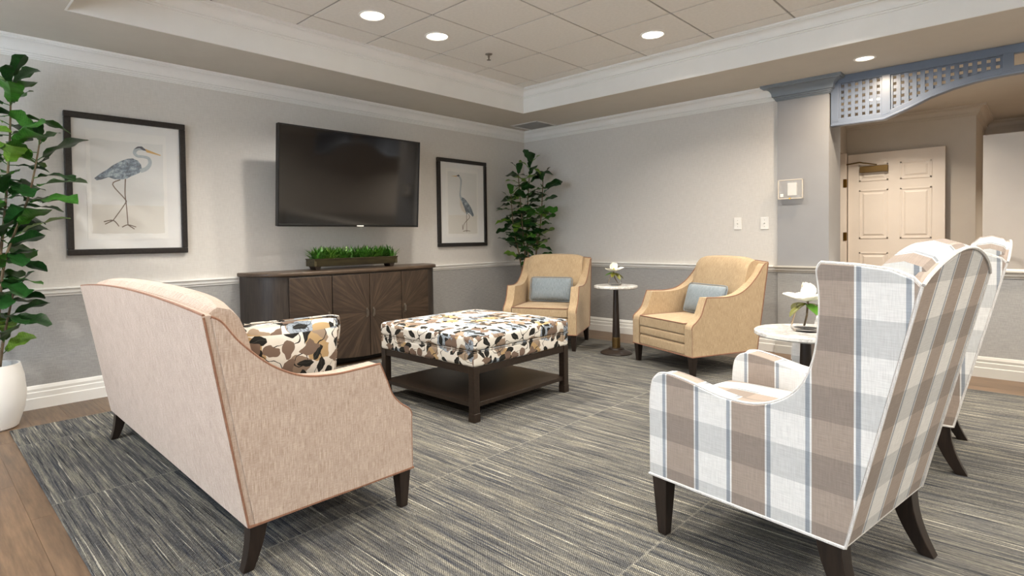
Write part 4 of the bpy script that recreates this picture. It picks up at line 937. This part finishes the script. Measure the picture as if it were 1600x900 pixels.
def fig(name, label, loc, stems, seed, pot_r, pot_h, leaf_l, pot_mat):
    r = thing(name, label, 'plant', loc); rg = random.Random(seed)
    R = pot_r
    po = obj('pot', lathe([(0, 0), (R * 0.66, 0), (R * 0.74, 0.01), (R * 0.94, pot_h * 0.3), (R, pot_h * 0.52), (R * 0.95, pot_h * 0.8), (R * 0.84, pot_h), (R * 0.78, pot_h), (R * 0.86, pot_h * 0.8), (R * 0.8, pot_h * 0.5), (0, pot_h * 0.45)], 40), pot_mat, r, smooth=True)
    obj('soil', lathe([(0, pot_h * 0.9), (R * 0.86, pot_h * 0.88), (R * 0.84, pot_h * 0.8), (0, pot_h * 0.8)], 24), M_soil, po)
    k = 0
    for pts, h_from, count, lsc in stems:
        P = catmull(pts, 8); n = len(P); obj('stem', tube(P, [0.011 - 0.007 * q / n for q in range(n)], 7), M_stem, r, smooth=True)
        az = rg.uniform(0, 6.28)
        for c_ in range(count):
            t = h_from + (1 - h_from) * (c_ + rg.uniform(0, .6)) / count; q = P[min(n - 1, int(t * (n - 1)))]
            az += 2.4 + rg.uniform(-.4, .4); el = rg.uniform(-0.15, 0.7) if t < 0.93 else rg.uniform(0.8, 1.25)
            L = leaf_l * lsc * rg.uniform(0.7, 1.15) * (0.7 if t > 0.93 else 1); pick = rg.random(); col = 0 if pick < 0.62 else (1 if pick < 0.86 else 2)
            d = Vector((math.cos(az) * math.cos(el), math.sin(az) * math.cos(el), math.sin(el))); pet = q + d * 0.035
            tip = pet + d * L + Vector(loc)
            if tip.x < 0.03 or tip.y > -0.03:      # turn leaves away from the walls
                if tip.x < 0.03: d.x = abs(d.x) * 0.5
                if tip.y > -0.03: d.y = -abs(d.y) * 0.5
                d.normalize(); pet = q + d * 0.045
            proto = LEAVES[rg.randrange(4), col]; lf = proto.copy(); C.objects.link(lf); lf.parent = r
            rot = d.to_track_quat('X', 'Z').to_matrix() @ Matrix.Rotation(rg.uniform(-.7, .7), 3, 'X')
            lf.matrix_local = Matrix.Translation(pet) @ rot.to_4x4() @ Matrix.Diagonal((L, L, L, 1))
            obj('petiole', tube([q, pet + d * 0.01], 0.0028, 5), M_green[1], r)
    return r
fig('fiddle_leaf_fig', 'tall fiddle leaf fig in a white pot at the left edge', (0.34, -5.30, 0.0), [
    ([(0.0, 0, 0.3), (0.03, 0.02, 0.7), (0.0, 0.08, 1.2), (0.02, 0.12, 1.7), (0.0, 0.14, 2.12)], 0.28, 50, 1.0),
    ([(0.04, -0.03, 0.3), (0.05, 0.03, 0.6), (0.02, 0.08, 1.0), (0.05, 0.20, 1.4), (0.04, 0.27, 1.78)], 0.25, 34, 1.0),
    ([(-0.03, 0.0, 0.3), (-0.05, -0.08, 0.9), (-0.04, -0.12, 1.5), (-0.02, -0.12, 2.0)], 0.35, 26, 1.0),
    ([(0.02, 0.03, 0.3), (0.06, 0.06, 0.55), (0.04, 0.12, 0.85)], 0.3, 9, 0.8)], 11, 0.165, 0.385, 0.235, M_pot)
fig('fiddle_leaf_fig', 'fiddle leaf fig standing in the corner behind the armchair', (0.42, -0.42, 0.0), [
    ([(0, 0, 0.26), (0.0, -0.02, 0.8), (-0.02, -0.0, 1.4), (0.02, 0.02, 2.02)], 0.4, 42, 1.0),
    ([(0.03, 0, 0.26), (0.05, 0.05, 0.8), (0.12, 0.08, 1.3), (0.15, 0.10, 1.85)], 0.35, 36, 1.0),
    ([(-0.03, -0.02, 0.26), (-0.05, -0.10, 0.8), (-0.10, -0.16, 1.2), (-0.12, -0.18, 1.62)], 0.38, 30, 0.9),
    ([(0.0, 0.02, 0.26), (-0.03, -0.03, 0.8), (-0.02, -0.1, 1.3), (-0.08, -0.10, 1.95)], 0.45, 28, 0.9),
    ([(0.02, 0.0, 0.26), (0.08, 0.0, 0.7), (0.13, 0.0, 1.15)], 0.5, 12, 0.8)], 23, 0.15, 0.3, 0.215, M_pot)
for o in LEAVES.values(): bpy.data.objects.remove(o)

# ------------------------------------------------------------------ wall fittings
def switch(x, z, label):
    s_ = thing('light_switch', label, 'switch', (x, 0.0, z), 0, 'light switches on the back wall')
    obj('wall_plate', bx((-0.036, -0.007, -0.058), (0.036, 0.0, 0.058)), M_plastic, s_, bevel=0.003)
    obj('toggle', prism([(-0.007, 0.006), (-0.018, 0.009), (-0.018, 0.003), (-0.007, -0.008)], -0.005, 0.005, 'x'), M_plastic, s_)
    for k in (-1, 1): obj('screw', lathe([(0, 0), (0.003, 0), (0.002, 0.0015), (0, 0.0015)], 8), M_pewter, s_, loc=(0, -0.007, 0.03 * k), rot=(PI / 2, 0, 0))
switch(2.721, 1.207, 'white toggle light switch farther from the column')
switch(2.968, 1.204, 'white toggle light switch next to the grey column')
tb = thing('thermostat_guard', 'clear locked box over a white thermostat on the column', 'thermostat', (3.21, -0.02, 1.502))
bm = bmesh.new()
for lo, hi in (((-.1, -.055, -.085), (.1, -.05, .085)), ((-.1, -.055, .08), (.1, 0, .085)), ((-.1, -.055, -.085), (.1, 0, -.08)), ((-.1, -.055, -.085), (-.095, 0, .085)), ((.095, -.055, -.085), (.1, 0, .085))): box(bm, lo, hi)
def clear_mat():
    t = NT('clear_acrylic'); t.b.inputs['Alpha'].default_value = 0.16
    return t.done(srgb(226, 220, 210), 0.08, spec=0.6)
obj('clear_cover', bm, clear_mat(), tb)
bm = bmesh.new()
for lo, hi in (((-.104, -.058, .079), (.104, -.05, .088)), ((-.104, -.058, -.088), (.104, -.05, -.079)), ((-.104, -.058, -.088), (-.096, -.05, .088)), ((.096, -.058, -.088), (.104, -.05, .088))): box(bm, lo, hi)
obj('cover_rim', bm, paint('acrylic_edge', srgb(206, 196, 182), 0.25), tb, bevel=0.002)
obj('thermostat', bx((-0.03, -0.03, -0.055), (0.045, -0.001, 0.06)), M_plastic, tb, bevel=0.004)
obj('key_sticker', bx((-0.082, -0.0565, -0.066), (-0.055, -0.0555, -0.038)), M_plastic, tb)
obj('lock', lathe([(0, 0), (0.008, 0), (0.008, 0.012), (0, 0.012)], 12), M_brass, tb, smooth=True, loc=(0.0, -0.055, -0.083), rot=(PI / 2, 0, 0))
